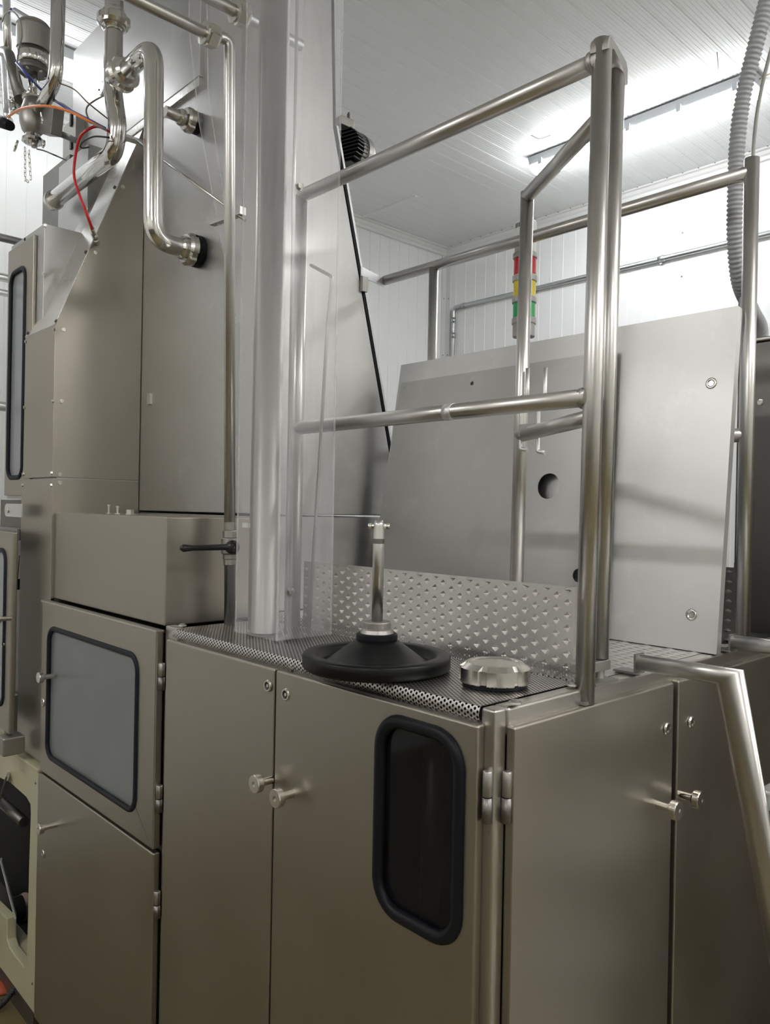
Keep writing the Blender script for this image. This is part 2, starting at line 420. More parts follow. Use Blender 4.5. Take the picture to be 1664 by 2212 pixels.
# ================================================================== FRONT CABINET (the block with the perforated top)
def fy(Y): return lambda u, v: (u, Y, v)          # plane Y = const, u = X, v = z
def fx(X): return lambda u, v: (X, u, v)
ZT = 1.178
cab = thing('machine_cabinet', (-1.35, 1.6, ZF), 'large stainless machine cabinet with doors, perforated top and smoked window', 'cabinet')
fr = MB()
fr.box(-.832, -.802, 1.002, 1.034, ZF, ZT)
fr.build('corner_post', 'frame', cab, bevel=.005)
MB().box(-.834, -.800, 1.034, 2.40, 1.130, ZT).build('top_rail', 'frame', cab, bevel=.006)
MB().box(-1.925, -1.888, 1.002, 1.034, ZF, ZT + .004).build('hinge_post', 'frame', cab, bevel=.004)
MB().box(-1.888, -.832, 1.006, 1.024, 1.128, 1.150).build('front_rail', 'frame', cab, bevel=.003)
MB().box(-.83, -.806, 1.57, 1.61, ZF, 1.13).build('middle_post', 'void', cab)
MB().box(-1.90, -.83, 1.004, 1.30, ZF + .02, ZF + .06).box(-1.90, -.83, 1.22, 1.27, ZF + .06, 1.12).box(-1.90, -.84, 1.026, 1.29, 1.10, 1.125).build('inner_tray', 'void', cab)
MB().box(-2.75, -.84, 1.31, 2.38, ZF, 1.16).build('inner_body', 'void', cab)

def door(name_label, plane, a0, a1, z0, z1, front, back, window=None, mat='door', flip=False, pane='blackglass', seal='rubber', sr=.0115, wr=.06, parent=None, top_slope=0):
    """hollow-edged door leaf; plane 'y' faces -Y, 'x' faces +X"""
    fn = fy(front) if plane == 'y' else fx(front)
    t = (0, back - front, 0) if plane == 'y' else (back - front, 0, 0)
    out = [Vector(fn(a0, z0)), Vector(fn(a1, z0)), Vector(fn(a1, z1)), Vector(fn(a0, z1))]
    loops = [out]
    if window:
        wi = rrect(fn, window[0] + .008, window[1] - .008, window[2] + .008, window[3] - .008, wr - .008, 8)
        loops.append(wi)
    o = MB().plate(loops, t).build('door', mat, parent or cab, bevel=.0045, seg=3, label=name_label)
    if window:
        loop = rrect(fn, window[0] + sr, window[1] - sr, window[2] + sr, window[3] - sr, wr, 8)
        mb = MB(); ring_tube(mb, loop, sr, 12); mb.build('window_seal', seal, o)
        g = fy(front + .006) if plane == 'y' else fx(front - .006)
        MB().plate([rrect(g, window[0] + sr, window[1] - sr, window[2] + sr, window[3] - sr, wr, 8)], (0, .004, 0) if plane == 'y' else (-.004, 0, 0)).build('window_pane', pane, o)
    return o
def knob(p, ax, stem, parent, r_=.0195):
    a = Vector(ax); p = Vector(p)
    k = MB().lathe(p, a, [(.0085, 0), (.0085, stem - .006), (r_ * .62, stem - .004), (r_ * .66, stem - .0005), (r_ * .95, stem), (r_, stem + .002), (r_, stem + .0135), (r_ * .94, stem + .0155), (r_ * .3, stem + .0155), (.001, stem + .0145)], 36)
    k.build('knob', 'nut', parent, bevel=0)
def lock(p, ax, parent):
    p, a = Vector(p), Vector(ax)
    MB().lathe(p, a, [(.0135, 0), (.0135, .002), (.0115, .0045), (.009, .0045), (.0085, .0015), (.0035, .0015), (.0035, .003)], 24).build('lock', 'nut', parent)
    MB().lathe(p, a, [(.0088, .0005), (.0088, .002)], 16).build('lock_core', 'black', parent)
def hinge(p, parent, r_=.008, h=.042, lower='dark_steel'):
    p = Vector(p)
    MB().lathe(p + Vector((0, 0, .001)), (0, 0, 1), [(r_ * .9, 0), (r_, .001), (r_, h - .002), (r_ * .8, h)], 16, True).build('hinge_knuckle', 'cast', parent)
    MB().lathe(p + Vector((0, 0, -h)), (0, 0, 1), [(r_ * .9, 0), (r_ * 1.08, .001), (r_ * 1.08, h)], 16, True).build('hinge_leaf', lower, parent)

ZD = 1.152
d1 = door('plain door left of the door with the smoked window', 'y', -1.886, -1.396, ZF + .06, ZD, .985, 1.003)
d2 = door('wide door with a tall smoked window in a thick black rubber seal', 'y', -1.388, -.838 + .016, ZF + .06, ZD, .983, 1.003, window=(-1.066, -.846, .762, 1.134), sr=.0125, wr=.055)
d3 = door('plain door right of the corner post', 'x', 1.033, 1.578, ZF + .06, ZD - .003, -.785, -.803)
d4 = door('plain door behind the ladder handrail', 'x', 1.600, 2.26, ZF + .06, ZD - .003, -.785, -.803)
YK = .985 - .045
p = at(550, 1694, Y=YK); knob((p.x, .985, p.z), (0, -1, 0), .032, d1)
p = at(595, 1725, Y=YK); knob((p.x, .985, p.z), (0, -1, 0), .032, d2)
p = at(1465, 1752, X=-.785 + .045); knob((-.785, p.y, p.z), (1, 0, 0), .032, d3)
p = at(1514, 1729, X=-.785 + .045); knob((-.785, p.y, p.z), (1, 0, 0), .032, d4)
lock(at(580, 1481, Y=.984), (0, -1, 0), d1); lock(at(619, 1500, Y=.984), (0, -1, 0), d2)
lock(at(1441, 1574, X=-.784), (1, 0, 0), d3); lock(at(1493, 1560, X=-.784), (1, 0, 0), d4)
p = at(1053, 1722, Y=.996); hinge((p.x, .996, p.z), d2); hinge((p.x, .996, .30), d2)
p = at(1094, 1722, X=-.796); hinge((-.795, p.y, p.z), d3); hinge((-.795, p.y, .30), d3)
for (x, y) in ((626, 1446),):
    q = at(x, y, Y=1.0); MB().lathe((q.x, 1.003, q.z + .001), (0, -1, 0), [(.010, 0), (.009, .004), (.005, .006)], 16, True).build('screw', 'dark_steel', cab)
# what shows behind the smoked pane
MB().tube([(-.90, 1.07, .70), (-.90, 1.07, 1.10)], .006, 10).build('guide_rod', 'tube', cab)
MB().tube([(-1.02, 1.09, .62), (-1.02, 1.09, 1.10)], .02, 14).build('inner_pipe', 'dark_steel', cab)

# perforated sheet: lip at the front, flat top, upstand at the back
def perf_cells(mb, f_, nu, nv, cu, cv, hr):
    vs, fs = [], []
    ang = [PI / 4 * k for k in range(8)]
    outer = [(.5, 0), (.5, .5), (0, .5), (-.5, .5), (-.5, 0), (-.5, -.5), (0, -.5), (.5, -.5)]
    for i in range(nu):
        for j in range(nv):
            u = (i + .5) * cu; v = (j + .5 + (.5 if i % 2 else 0)) * cv; b = len(vs)
            for (a, c) in outer: vs.append(f_(u + a * cu, v + c * cv))
            for a in ang: vs.append(f_(u + hr * math.cos(a), v + hr * math.sin(a)))
            fs += [(b + k, b + (k + 1) % 8, b + 8 + (k + 1) % 8, b + 8 + k) for k in range(8)]
    return mb.add(vs, fs)
def perf_map(u, v):
    x = -1.878 + u; LIP, TOP = .027, .283
    if v < LIP:
        k = v / LIP; return (x, 1.000 - .004 * math.sin(k * PI), 1.153 + v)
    if v < LIP + TOP: return (x, 1.0 + (v - LIP), 1.180)
    return (x, 1.283, 1.180 + (v - LIP - TOP))
mb = MB(); perf_cells(mb, perf_map, 154, 38, .0068, .0088, .0026)
mb.build('perforated_sheet', 'perf', cab, fix=False, kind='stuff')
for (x, y) in ((1113, 1519), (394, 1352), (1236, 1480)):
    q = at(x, y, Z=1.182); MB().lathe(q, (0, 0, 1), [(.012, 0), (.011, .003), (.007, .0035), (.007, .006), (.002, .007)], 16).build('screw', 'cast', cab)
MB().box(-1.90, -1.855, .998, 1.02, 1.150, 1.183).build('corner_plate', 'frame', cab, bevel=.002)

def dimple_cells(mb, f_, nu, nv, cu, cv, hu, hv, dep, skew=.0):
    outer = [(.5, 0), (.5, .5), (0, .5), (-.5, .5), (-.5, 0), (-.5, -.5), (0, -.5), (.5, -.5)]
    vs, fs = [], []
    for i in range(nu):
        for j in range(nv):
            u = (i + .5) * cu; v = (j + .5 + (.25 if i % 2 else -.25)) * cv; b = len(vs)
            for (a, c) in outer: vs.append(f_(u + a * cu, v + c * cv, 0))
            for k in range(8):
                a = PI / 4 * k; q = 1 if k % 2 == 0 else .66
                vs.append(f_(u + hu * math.cos(a) * q * 1.0, v + hv * math.sin(a) * (q if k % 2 == 0 else .86), 0))
            vs.append(f_(u, v + skew, dep)); vs.append(f_(u - hu * .35, v + skew, dep * .72)); vs.append(f_(u + hu * .35, v + skew, dep * .72))
            fs += [(b + k, b + (k + 1) % 8, b + 8 + (k + 1) % 8, b + 8 + k) for k in range(8)]
            c, l, r_ = b + 16, b + 17, b + 18; o = b + 8
            fs += [(o, o + 1, r_), (o + 1, o + 2, c, r_), (o + 2, o + 3, l, c), (o + 3, o + 4, l), (o + 4, o + 5, l), (o + 5, o + 6, c, l), (o + 6, o + 7, r_, c), (o + 7, o, r_)]
    return mb.add(vs, fs)
mb = MB(); dimple_cells(mb, lambda u, v, d: (-1.70 + u, 1.290 + d, 1.186 + min(max(v, 0), .1735)), 34, 7, .0251, .0248, .0100, .0074, .0062)
mb.add([(-1.70, 1.2900, 1.18), (-.8466, 1.2900, 1.18), (-.8466, 1.29, 1.186), (-1.70, 1.29, 1.186)], [(0, 1, 2, 3)])
mb.box(-.8466, -.8446, 1.2895, 1.305, 1.18, 1.3595).box(-1.70, -.8466, 1.2905, 1.2925, 1.3535, 1.3595)
mb.build('tread_plate', 'tread', cab, fix=False, label='upright dimpled guard plate behind the perforated top')
mb = MB(); dimple_cells(mb, lambda u, v, d: (-1.99 + u, 1.306 + v, 1.178 - d), 38, 27, .0305, .0250, .0125, .0050, -.0030)
mb.build('step_plate', 'tread', cab, fix=False, label='dimpled floor plate of the upper platform')
mb = MB(); dimple_cells(mb, lambda u, v, d: (-1.99 + u, 2.0 + d, 1.18 + v), 46, 8, .0255, .0248, .0095, .0062, -.0030)
mb.build('kick_plate', 'dark_steel', cab, fix=False, label='dark dimpled kick plate under the rear rail')

# ================================================================== LEFT CABINET DOORS AND DRIVE BOX
lc = thing('side_cabinet', (-2.35, 1.2, ZF), 'lower left machine cabinet with misted window door above a plain door', 'cabinet')
MB().box(-2.75, -1.93, 1.006, 1.30, ZF, 1.160).build('carcass', 'dark_steel', lc)
dl = door('upper door with a misted window', 'y', -2.772, -1.932, .583, 1.166, .980, 1.003, window=(-2.712, -2.030, .642, 1.092), parent=lc, pane='greypane', seal='seal', sr=.0085, wr=.045)
dm = door('lower plain door', 'y', -2.79, -1.932, ZF + .06, .573, .982, 1.003, parent=lc)
p = at(83, 1464, Y=.980 - .05); knob((p.x, .980, p.z), (0, -1, 0), .036, dl, .018)
p = at(83, 1791, Y=.982 - .06); knob((p.x, .982, p.z), (0, -1, 0), .046, dm, .018)
lock(at(94, 1517, Y=.979), (0, -1, 0), dl); lock(at(94, 1844, Y=.981), (0, -1, 0), dm)
for y, pr in ((1462, dl), (1726, dl), (1955, dm)):
    q = at(350 - (y - 1462) * .02, y, Y=.992); hinge((q.x - .002, .992, q.z), pr, .009, .036)
MB().box(-2.775, -1.925, .976, .998, 1.164, 1.170).build('drip_lip', 'frame', lc, bevel=.001)

db = thing('drive_box', (-2.35, 1.15, 1.17), 'plain stainless box resting on the side cabinet', 'box')
MB().box(-2.752, -1.945, 1.009, 1.304, 1.176, 1.472).build('body', 'door', db, bevel=.004)
for x, y, kind in ((235, 1108, 0), (254, 1108, 1), (281, 1109, 2)):
    q = at(x, y, Y=1.10); q.z = 1.4715
    mb = MB()
    if kind < 2: mb.lathe(q, (0, 0, 1), [(.010, 0), (.010, .003), (.0035, .003), (.0035, .026 - kind * .004), (.006, .026 - kind * .004), (.006, .031 - kind * .004)], 12)
    else: mb.lathe(q, (0, 0, 1), [(.016, 0), (.016, .003), (.013, .003), (.013, .016), (.005, .018)], 6)
    mb.build('bolt', 'nut', db)

# ================================================================== TOWER
tw = thing('tower', (-2.4, 1.6, 1.18), 'tall stainless tower with slanted right edge rising to the ceiling', 'tower')
YW, XT = 1.315, -2.0
prof = [(YW, 1.482), (1.860, 1.482), (1.893, 1.667), (1.605, 2.745), (1.575, 3.46), (YW, 3.46)]
MB().plate([[(XT, y, z) for y, z in prof]], (-.75, 0, 0)).build('body', 'plate', tw, bevel=.003)
MB().box(-2.75, -2.004, 1.32, 1.93, 1.18, 1.476).build('plinth', 'plate', tw, bevel=.002)
MB().tube([(XT - .006, 1.868, 1.482), (XT - .006, 1.903, 1.667), (XT - .006, 1.612, 2.76), (XT - .006, 1.583, 3.46)], .006, 8).build('edge_seal', 'rubber', tw)
MB().plate([[(XT + .0, 1.875, 1.49), (XT, 1.918, 1.667), (XT, 1.626, 2.76), (XT, 1.617, 2.76), (XT, 1.909, 1.667), (XT, 1.868, 1.49)]], (-.02, 0, 0)).build('edge_flange', 'sheet', tw)
q = at(784, 612, X=-1.998); MB().box(-1.998, -1.985, q.y - .012, q.y + .012, q.z - .03, q.z + .02).build('latch', 'cast', tw)
# side column
pc = [(1.014, .60), (1.9, .60), (1.9, 2.93), (1.316, 2.93), (1.294, 2.86), (1.014, 2.122)]
MB().plate([[(-2.754, y, z) for y, z in pc]], (-.315, 0, 0)).build('column', 'plate', tw)
MB().box(-3.046, -2.7525, .9985, 1.003, 1.594, 2.120).build('strip_panel', 'door', tw, bevel=.0012)
MB().box(-3.060, -2.7525, .9985, 1.003, .595, 1.590).build('strip_panel', 'door', tw, bevel=.0012)
sidep = lambda pts: MB().plate([[(-2.750, y, z) for y, z in pts]], (-.003, 0, 0)).build('side_panel', 'door', tw, bevel=.0012)
sidep([(.999, 1.594), (1.313, 1.594), (1.313, 2.925), (1.291, 2.86), (.999, 2.118)])
sidep([(.999, 1.174), (1.313, 1.174), (1.313, 1.590), (.999, 1.590)])
# slanted cover over the column's shoulder
sl = Vector((0, .276, .724)); nn = Vector((0, -.732, .289)).normalized() * .003
A_, B_, C_, D_ = Vector((-3.048, .999, 2.118)), Vector((-2.748, .999, 2.118)), Vector((-2.748, 1.288, 2.850)), Vector((-2.935, 1.288, 2.850))
MB().plate([[A_, B_, C_, D_, Vector((-2.925, 1.045, 2.2350))]], nn).build('slanted_cover', 'cover', tw, bevel=.0012)
for (x, y) in ((118, 712), (115, 867), (112, 1022), (111, 1048), (57, 738), (54, 880), (51, 1024), (49, 1048)):
    screw(at(x, y, Y=.9985), (0, -1, 0), tw, .006)
for (x, y) in ((137, 712), (133, 867), (129, 1025), (129, 1043), (205, 546), (265, 404)):
    screw(at(x, y, X=-2.7498), (1, 0, 0), tw, .0065)
for (x, y) in ((122, 694), (61, 720), (186, 545), (120, 582), (248, 405)):
    y_ = 1.010 + (2.2 - 2.116) * 0
    # on the slanted face: intersect the pixel ray with it
    q0 = at(x, y, Y=1.0); dr = q0 - Vector(CAM.tolist()); n_ = nn.normalized(); k = (A_ + nn - Vector(CAM.tolist())).dot(n_) / dr.dot(n_)
    screw(Vector(CAM.tolist()) + dr * k, tuple(round(c, 4) for c in n_), tw, .006, mat='dark_steel')
q = at(325, 862, Y=1.314); MB().box(q.x - .013, q.x + .013, 1.307, 1.316, q.z - .020, q.z + .020).build('clip_plate', 'sheet', tw, bevel=.001)
q = at(263, 535, X=-2.7497)
# upper housing
uh = MB().box(-3.424, -2.334, 1.300, 1.60, 2.930, 3.462).build('upper_housing', 'plate', tw, bevel=.003)
MB().box(-3.424, -2.34, 1.302, 1.318, 2.90, 2.931).build('flange', 'cover', tw, bevel=.002)
q = at(191, 310, Y=1.20)
MB().box(q.x - .30, q.x, 1.20, 1.30, 2.2, q.z).build('hood', 'plate', tw, bevel=.002)
q = at(93, 380, Y=1.24); q2 = at(150, 365, Y=1.24)
MB().box(q.x, q2.x, 1.24, 1.32, 2.4, q.z).build('back_box', 'dark_steel', tw, bevel=.002)
q = at(136, 300, Y=1.26); q2 = at(163, 300, Y=1.26)
MB().box(q.x, q2.x, 1.26, 1.32, 2.4, 3.12).build('upright', 'cast', tw, bevel=.002)
for (x, y) in ((156, 260), (156, 310)):
    q = at(x, y, Y=1.26); MB().box(q.x - .008, q.x + .008, 1.252, 1.262, q.z - .025, q.z + .025).build('slot', 'black', tw)

# long-window housing
lh = thing('inspection_housing', (-3.1, 1.1, 1.5), 'tall narrow housing with a long framed window at the far left', 'housing')
MB().box(-3.279, -2.922, 1.0165, 1.25, 1.52, 2.515).build('body', 'plate', lh, bevel=.002)
dd = door('narrow door with long window', 'y', -3.275, -2.992, 1.53, 2.490, 1.0035, 1.016, window=(-3.245, -3.062, 1.59, 2.40), parent=lh, pane='clearpane', seal='seal', sr=.009, wr=.045)
for (x, y) in ((97, 487), (95, 591)): screw(at(x, y, X=-2.9205), (1, 0, 0), lh, .0065)
q = at(54, 517, Y=1.0035); MB().lathe((q.x, 1.004, q.z), (0, -1, 0), [(.006, 0), (.006, .003)], 10).build('keyhole', 'black', dd)

# motor above the tower's slanted edge
mt = at(744, 318, Y=1.76)
mo = thing('fan_motor', mt, 'grey fan motor end poking out beside the slanted tower edge', 'motor')
mo.location = mt
a = Vector((-.25, .97, 0)).normalized()
c = mt.copy(); ORG[mo.name] = mt
MB().lathe(c, a, [(.04, .03), (.066, .03), (.066, .055), (.073, .055), (.073, .085), (.066, .10), (.03, .108)], 32, False).build('cowl', 'cast', mo)
for k in range(10): MB().obox(c + a * .02 + Vector((a.y, -a.x, 0)) * .0 + Vector((0, 0, -.058 + k * .0129)), a * .03, Vector((a.y, -a.x, 0)) * math.sqrt(max(0, .068 ** 2 - (-.058 + k * .0129) ** 2)), (0, 0, .002)).build('fin', 'black', mo)
MB().obox(c + Vector((.0, .0, .083)), (.018, 0, 0), (0, .03, 0), (0, 0, .016)).build('terminal_box', 'cast', mo, bevel=.003)
MB().lathe(c + Vector((.01, .01, .098)), (0, 0, 1), [(.007, 0), (.007, .018), (.004, .018), (.004, .024)], 10).build('cable_gland', 'dark_steel', mo)

# ================================================================== PIPEWORK
def nut_union(parent, c, ax, r_, L=.030, mat='nut', seg=48, slots=4, name='union_nut'):
    """slotted dairy union nut centred on c"""
    c = Vector(c); a = Vector(ax).normalized(); b = c - a * L / 2
    pr = [(r_ * .70, 0), (r_ * .92, 0), (r_, L * .12), (r_, L * .72), (r_ * .86, L), (r_ * .66, L)]
    return MB().lathe(b, a, pr, seg, False, slots, .90, (1, 2, 3)).build(name, mat, parent, label=None)
def ferrule(parent, c, ax, r_, L=.022, mat='pipe'):
    c = Vector(c); a = Vector(ax).normalized()
    return MB().lathe(c - a * L / 2, a, [(r_ * .98, 0), (r_ * 1.15, L * .3), (r_ * 1.22, L * .5), (r_ * 1.22, L)], 28, False).build('liner', mat, parent)

YP = 1.14
pA = at(246, 165, Y=YP); xA = pA.x; xB = -2.337
pt = thing('product_pipe', (xA, YP, 2.6), 'thick polished pipe coming down from the ceiling and bending left', 'pipe')
zE = at(235, 345, Y=YP).z; xe = at(118, 428, Y=YP).x
path = fillet([(xA - .012, YP, 3.55), (xA - .006, YP, at(248, 190, Y=YP).z), (xA + .035, YP, at(258, 265, Y=YP).z), (xA + .02, YP, zE + .01), (xe, YP, zE - .0)], .09, 8)
MB().tube(path, .0315, 28).build('tube', 'pipe', pt)
zz = at(243, 50, Y=YP).z
nut_union(pt, (xA - .010, YP, zz), (0, 0, -1), .056, .034); ferrule(pt, (xA - .010, YP, zz + .028), (0, 0, -1), .0335, .03); ferrule(pt, (xA - .01, YP, zz - .022), (0, 0, 1), .034, .016)
zc_ = at(258, 168, Y=YP).z
MB().lathe((xe - .028, YP, zE), (1, 0, 0), [(.026, 0), (.034, 0), (.034, .004), (.031, .006), (.034, .008), (.034, .012), (.031, .014), (.034, .016), (.038, .02), (.038, .028), (.033, .03)], 28).build('threaded_end', 'nut', pt)
MB().tube([(xA, YP, zc_), (xA + .06, YP, zc_)], .0315, 24).build('branch', 'pipe', pt)

pb = thing('bypass_pipe', (xB, YP, 2.35), 'polished U-shaped pipe from the cross union down to the tower wall', 'pipe')
zW = 2.348
path = fillet([(xA + .08, YP, zc_), (xB, YP, zc_ + .005), (xB, YP + .01, zW), (xB, 1.285, zW)], .075, 10)
MB().tube(path, .0305, 28).build('tube', 'pipe', pb)
nut_union(pb, (xA + .075, YP, zc_), (1, 0, 0), .056, .034); ferrule(pb, (xA + .103, YP, zc_), (-1, 0, 0), .0325, .024)
nut_union(pb, (xB, 1.275, zW), (0, -1, 0), .053, .032); ferrule(pb, (xB, 1.250, zW), (0, 1, 0), .0315, .02)
MB().lathe((xB, 1.314, zW), (0, -1, 0), [(.050, 0), (.052, .003), (.052, .024)], 28).build('gasket', 'rubber', pb)

p2 = at(428, 268, Y=YW)
ps = thing('stub_pipe', p2, 'short thin pipe with union nut high on the tower wall behind the U pipe', 'pipe')
MB().tube([(p2.x, 1.195, p2.z), (p2.x, 1.29, p2.z)], .018, 20).build('tube', 'tube', ps)
nut_union(ps, (p2.x, 1.280, p2.z), (0, -1, 0), .040, .030); ferrule(ps, (p2.x, 1.250, p2.z), (0, 1, 0), .022, .02)
MB().lathe((p2.x, 1.314, p2.z), (0, -1, 0), [(.036, 0), (.036, .02)], 24).build('gasket', 'rubber', ps)

# thin pipe with the ball valve
zb = 1.180
c0 = Vector((-1.858, 1.159, zb)); ctop = at(496, 150, Y=1.14); ctop.y = 1.14
ct = ctop.copy(); dz = (ct - c0)
pc_ = thing('wash_pipe', c0, 'thin upright pipe with black-handled ball valve beside the clear guard', 'pipe')
corner = c0 + dz * ((at(490, 90, Y=1.14).z - zb) / dz.z)
nutc = at(455, 80, X=corner.x)
yF = .45
path = fillet([c0, corner, (corner.x, nutc.y, nutc.z + .004), (corner.x, yF, nutc.z + (nutc.y - yF) * .0)], .055, 8)
MB().tube(path, .0152, 20).build('tube', 'tube', pc_)
MB().lathe((corner.x, nutc.y + .02, nutc.z + .003), (0, -1, 0), [(.020, 0), (.0285, .0), (.031, .006), (.031, .030), (.026, .036), (.018, .036)], 6).build('hex_nut', 'nut', pc_)
MB().lathe((corner.x, nutc.y - .016, nutc.z + .003), (0, -1, 0), [(.030, 0), (.030, .006), (.020, .008)], 24).build('collar', 'nut', pc_)
def onC(ypx):
    z = at(498, ypx, Y=1.158).z; return c0 + dz * ((z - zb) / dz.z)
for (y0, y1, r_, sg) in ((1127, 1146, .0155, 16), (1146, 1162, .020, 6), (1162, 1196, .0235, 20), (1196, 1208, .0195, 6), (1208, 1221, .0175, 6)):
    a, b = onC(y1), onC(y0)
    MB().lathe(a, b - a, [(r_ * .92, 0), (r_, .002), (r_, (b - a).length - .002), (r_ * .92, (b - a).length)], sg).build('valve_body' if sg == 20 else 'hex_fitting', 'cast', pc_)
vv = onC(1181)
hd = MB().lathe(vv + Vector((.018, -.005, 0)), (1, -.35, 0), [(.019, 0), (.019, .014), (.013, .018)], 24).build('valve_handle', 'black', pc_)
hb = vv + Vector((.034, -.012, 0)); ax = Vector((-.08, -1, 0)).normalized() * .86
mb = MB(); mb.tube([hb, hb + ax * .03 + Vector((0, 0, .001)), hb + ax * .135, hb + ax * .165, hb + ax * .176], [.011, .0085, .0075, .0105, .004], 12); mb.build('lever', 'black', hd)
MB().lathe(vv + Vector((.036, -.012, 0)), (1, -.35, 0), [(.005, 0), (.005, .003), (.002, .003)], 12).build('bolt', 'nut', hd)

# parallel pipe above
dp = at(520, 30, X=-1.80)
pd = thing('overhead_pipe', dp, 'dark pipe with union nut at the very top beside the clear guard', 'pipe')
MB().tube([(dp.x, .35, dp.z), (dp.x, dp.y + .20, dp.z)], .0155, 18).build('tube', 'tube', pd)
MB().lathe((dp.x, dp.y + .02, dp.z), (0, -1, 0), [(.020, 0), (.028, .0), (.031, .006), (.031, .032), (.026, .036), (.018, .036)], 6).build('hex_nut', 'nut', pd)
MB().lathe((dp.x, dp.y - .016, dp.z), (0, -1, 0), [(.030, 0), (.030, .006), (.020, .008)], 24).build('collar', 'nut', pd)

# thin stay rod with its clamp
q0, q1 = at(290, 300, Y=1.22), at(530, 476, Y=1.22)
sr = thing('stay_rod', (q0 + q1) / 2, 'thin diagonal stay rod crossing in front of the tower wall', 'rod')
MB().tube([q0, q1], .0042, 10).build('rod', 'nut', sr)
MB().obox(q0 + Vector((-.01, 0, .0)), (.035, 0, -.022), (0, .06, 0), (.004, 0, .006)).build('clamp', 'sheet', sr, bevel=.002)
for dx in (-.02, .01): MB().tube([q0 + Vector((dx, -.05, -.03)), q0 + Vector((dx, -.05, .04))], .004, 8).build('bolt', 'dark_steel', sr)
q = at(390, 520 - 40, Y=1.31)

# ================================================================== CLEAR GUARD AND ITS TUBE
g = thing('clear_guard', (-1.60, 1.15, 1.18), 'tall scratched clear plastic guard folded round a steel column', 'guard')
GL, GC, GR = Vector((-1.700, 1.076, 1.186)), Vector((-1.526, 1.080, 1.186)), Vector((-1.524, 1.243, 1.186))
HG = 2.30
def sheet(a, b, t, top=HG):
    n_ = (b - a).cross(Vector((0, 0, 1))).normalized() * t
    return MB().plate([[a, b, b + Vector((0, 0, top)), a + Vector((0, 0, top))]], -n_)
sheet(GL, GC, .004).build('front_panel', 'poly', g)
sheet(GC + Vector((0, .001, 0)), GR, .004).build('side_panel', 'poly', g)
MB().box(-1.5262, -1.5222, 1.079, 1.083, 1.186, 1.186 + HG).build('fold', 'polyedge', g)
MB().box(GL.x - .001, GL.x + .001, GL.y, GL.y + .004, 1.186, 1.186 + HG).build('left_edge', 'polyedge', g)
MB().box(GR.x - .002, GR.x + .002, GR.y, GR.y + .003, 1.186, 1.186 + HG).build('right_edge', 'polyedge', g)
sheet(GC + Vector((-.006, .008, 0)), GC + (GR - GC) * .30 + Vector((-.006, 0, 0)), .003).build('overlap_strip', 'foil', g)
nG = (GR - GC).cross(Vector((0, 0, 1))).normalized()
for (x, y) in ((644, 404), (625, 1277)):
    q = at(x, y, X=-1.53); k = (q.y - GC.y) / (GR.y - GC.y); base = GC + (GR - GC) * k; base.z = q.z
    MB().lathe(base, nG, [(.011, 0), (.011, .002), (.0085, .002), (.0085, .008), (.004, .0085)], 6).build('bolt', 'cast', g)
tb = thing('column_tube', (-1.655, 1.135, 1.18), 'wide steel tube standing inside the clear guard', 'tube')
MB().lathe((-1.655, 1.135, 1.1815), (0, 0, 1), [(.038, 0), (.035, .004), (.035, 2.30)], 36, True).build('tube', 'cast', tb)
MB().lathe((-1.655, 1.135, 1.1805), (0, 0, 1), [(.045, 0), (.045, .004), (.038, .006)], 36).build('flange', 'dark_steel', tb)
MB().box(-1.700, -1.676, 1.092, 1.100, 1.45, 1.462).build('label_plate', 'white', tb)
MB().tube([(-1.706, 1.125, 1.185), (-1.706, 1.125, 3.4)], .006, 10).build('side_rod', 'tube', tb)
MB().tube([(-1.60, 1.16, 1.185), (-1.60, 1.16, 3.4)], .004, 8).build('side_rod', 'tube', tb)
q = [at(672, 573, Y=1.25), at(718, 598, Y=1.24), at(708, 700, Y=1.24), at(667, 1374, Y=1.22)]; q[3].z = 1.183
tag(MB().tube(fillet(q, .02), .0045, 8).build('bent_rod', 'tube'), 'thin bent rod seen through the right part of the clear guard', 'rod')
# second clear sheet hanging behind the wash pipe
q = [at(408, -120, Y=1.22), at(409, 70, Y=1.22), at(430, 262, Y=1.22), at(512, 700, Y=1.22), at(520, 700, Y=1.22), at(520, -120, Y=1.22)]
s2 = thing('clear_side_guard', q[3], 'tapering clear plastic sheet hanging between the thin pipe and the U pipe', 'guard')
MB().plate([q], (0, .003, 0)).build('sheet', 'foil', s2)
mb = MB(); mb.tube(q[:4], .0022, 6); mb.build('left_edge', 'polyedge', s2)
q = [at(445, -120, Y=1.215), at(450, 200, Y=1.215), at(484, 430, Y=1.215)]
MB().tube(q, .0022, 6).build('fold', 'polyedge', s2)
q = [at(458, 480, Y=1.22), at(525, 455, Y=1.22)]
MB().obox((q[0] + q[1]) / 2, (q[1] - q[0]) / 2, (0, .010, 0), (0, 0, .011)).build('bracket', 'plate', s2)

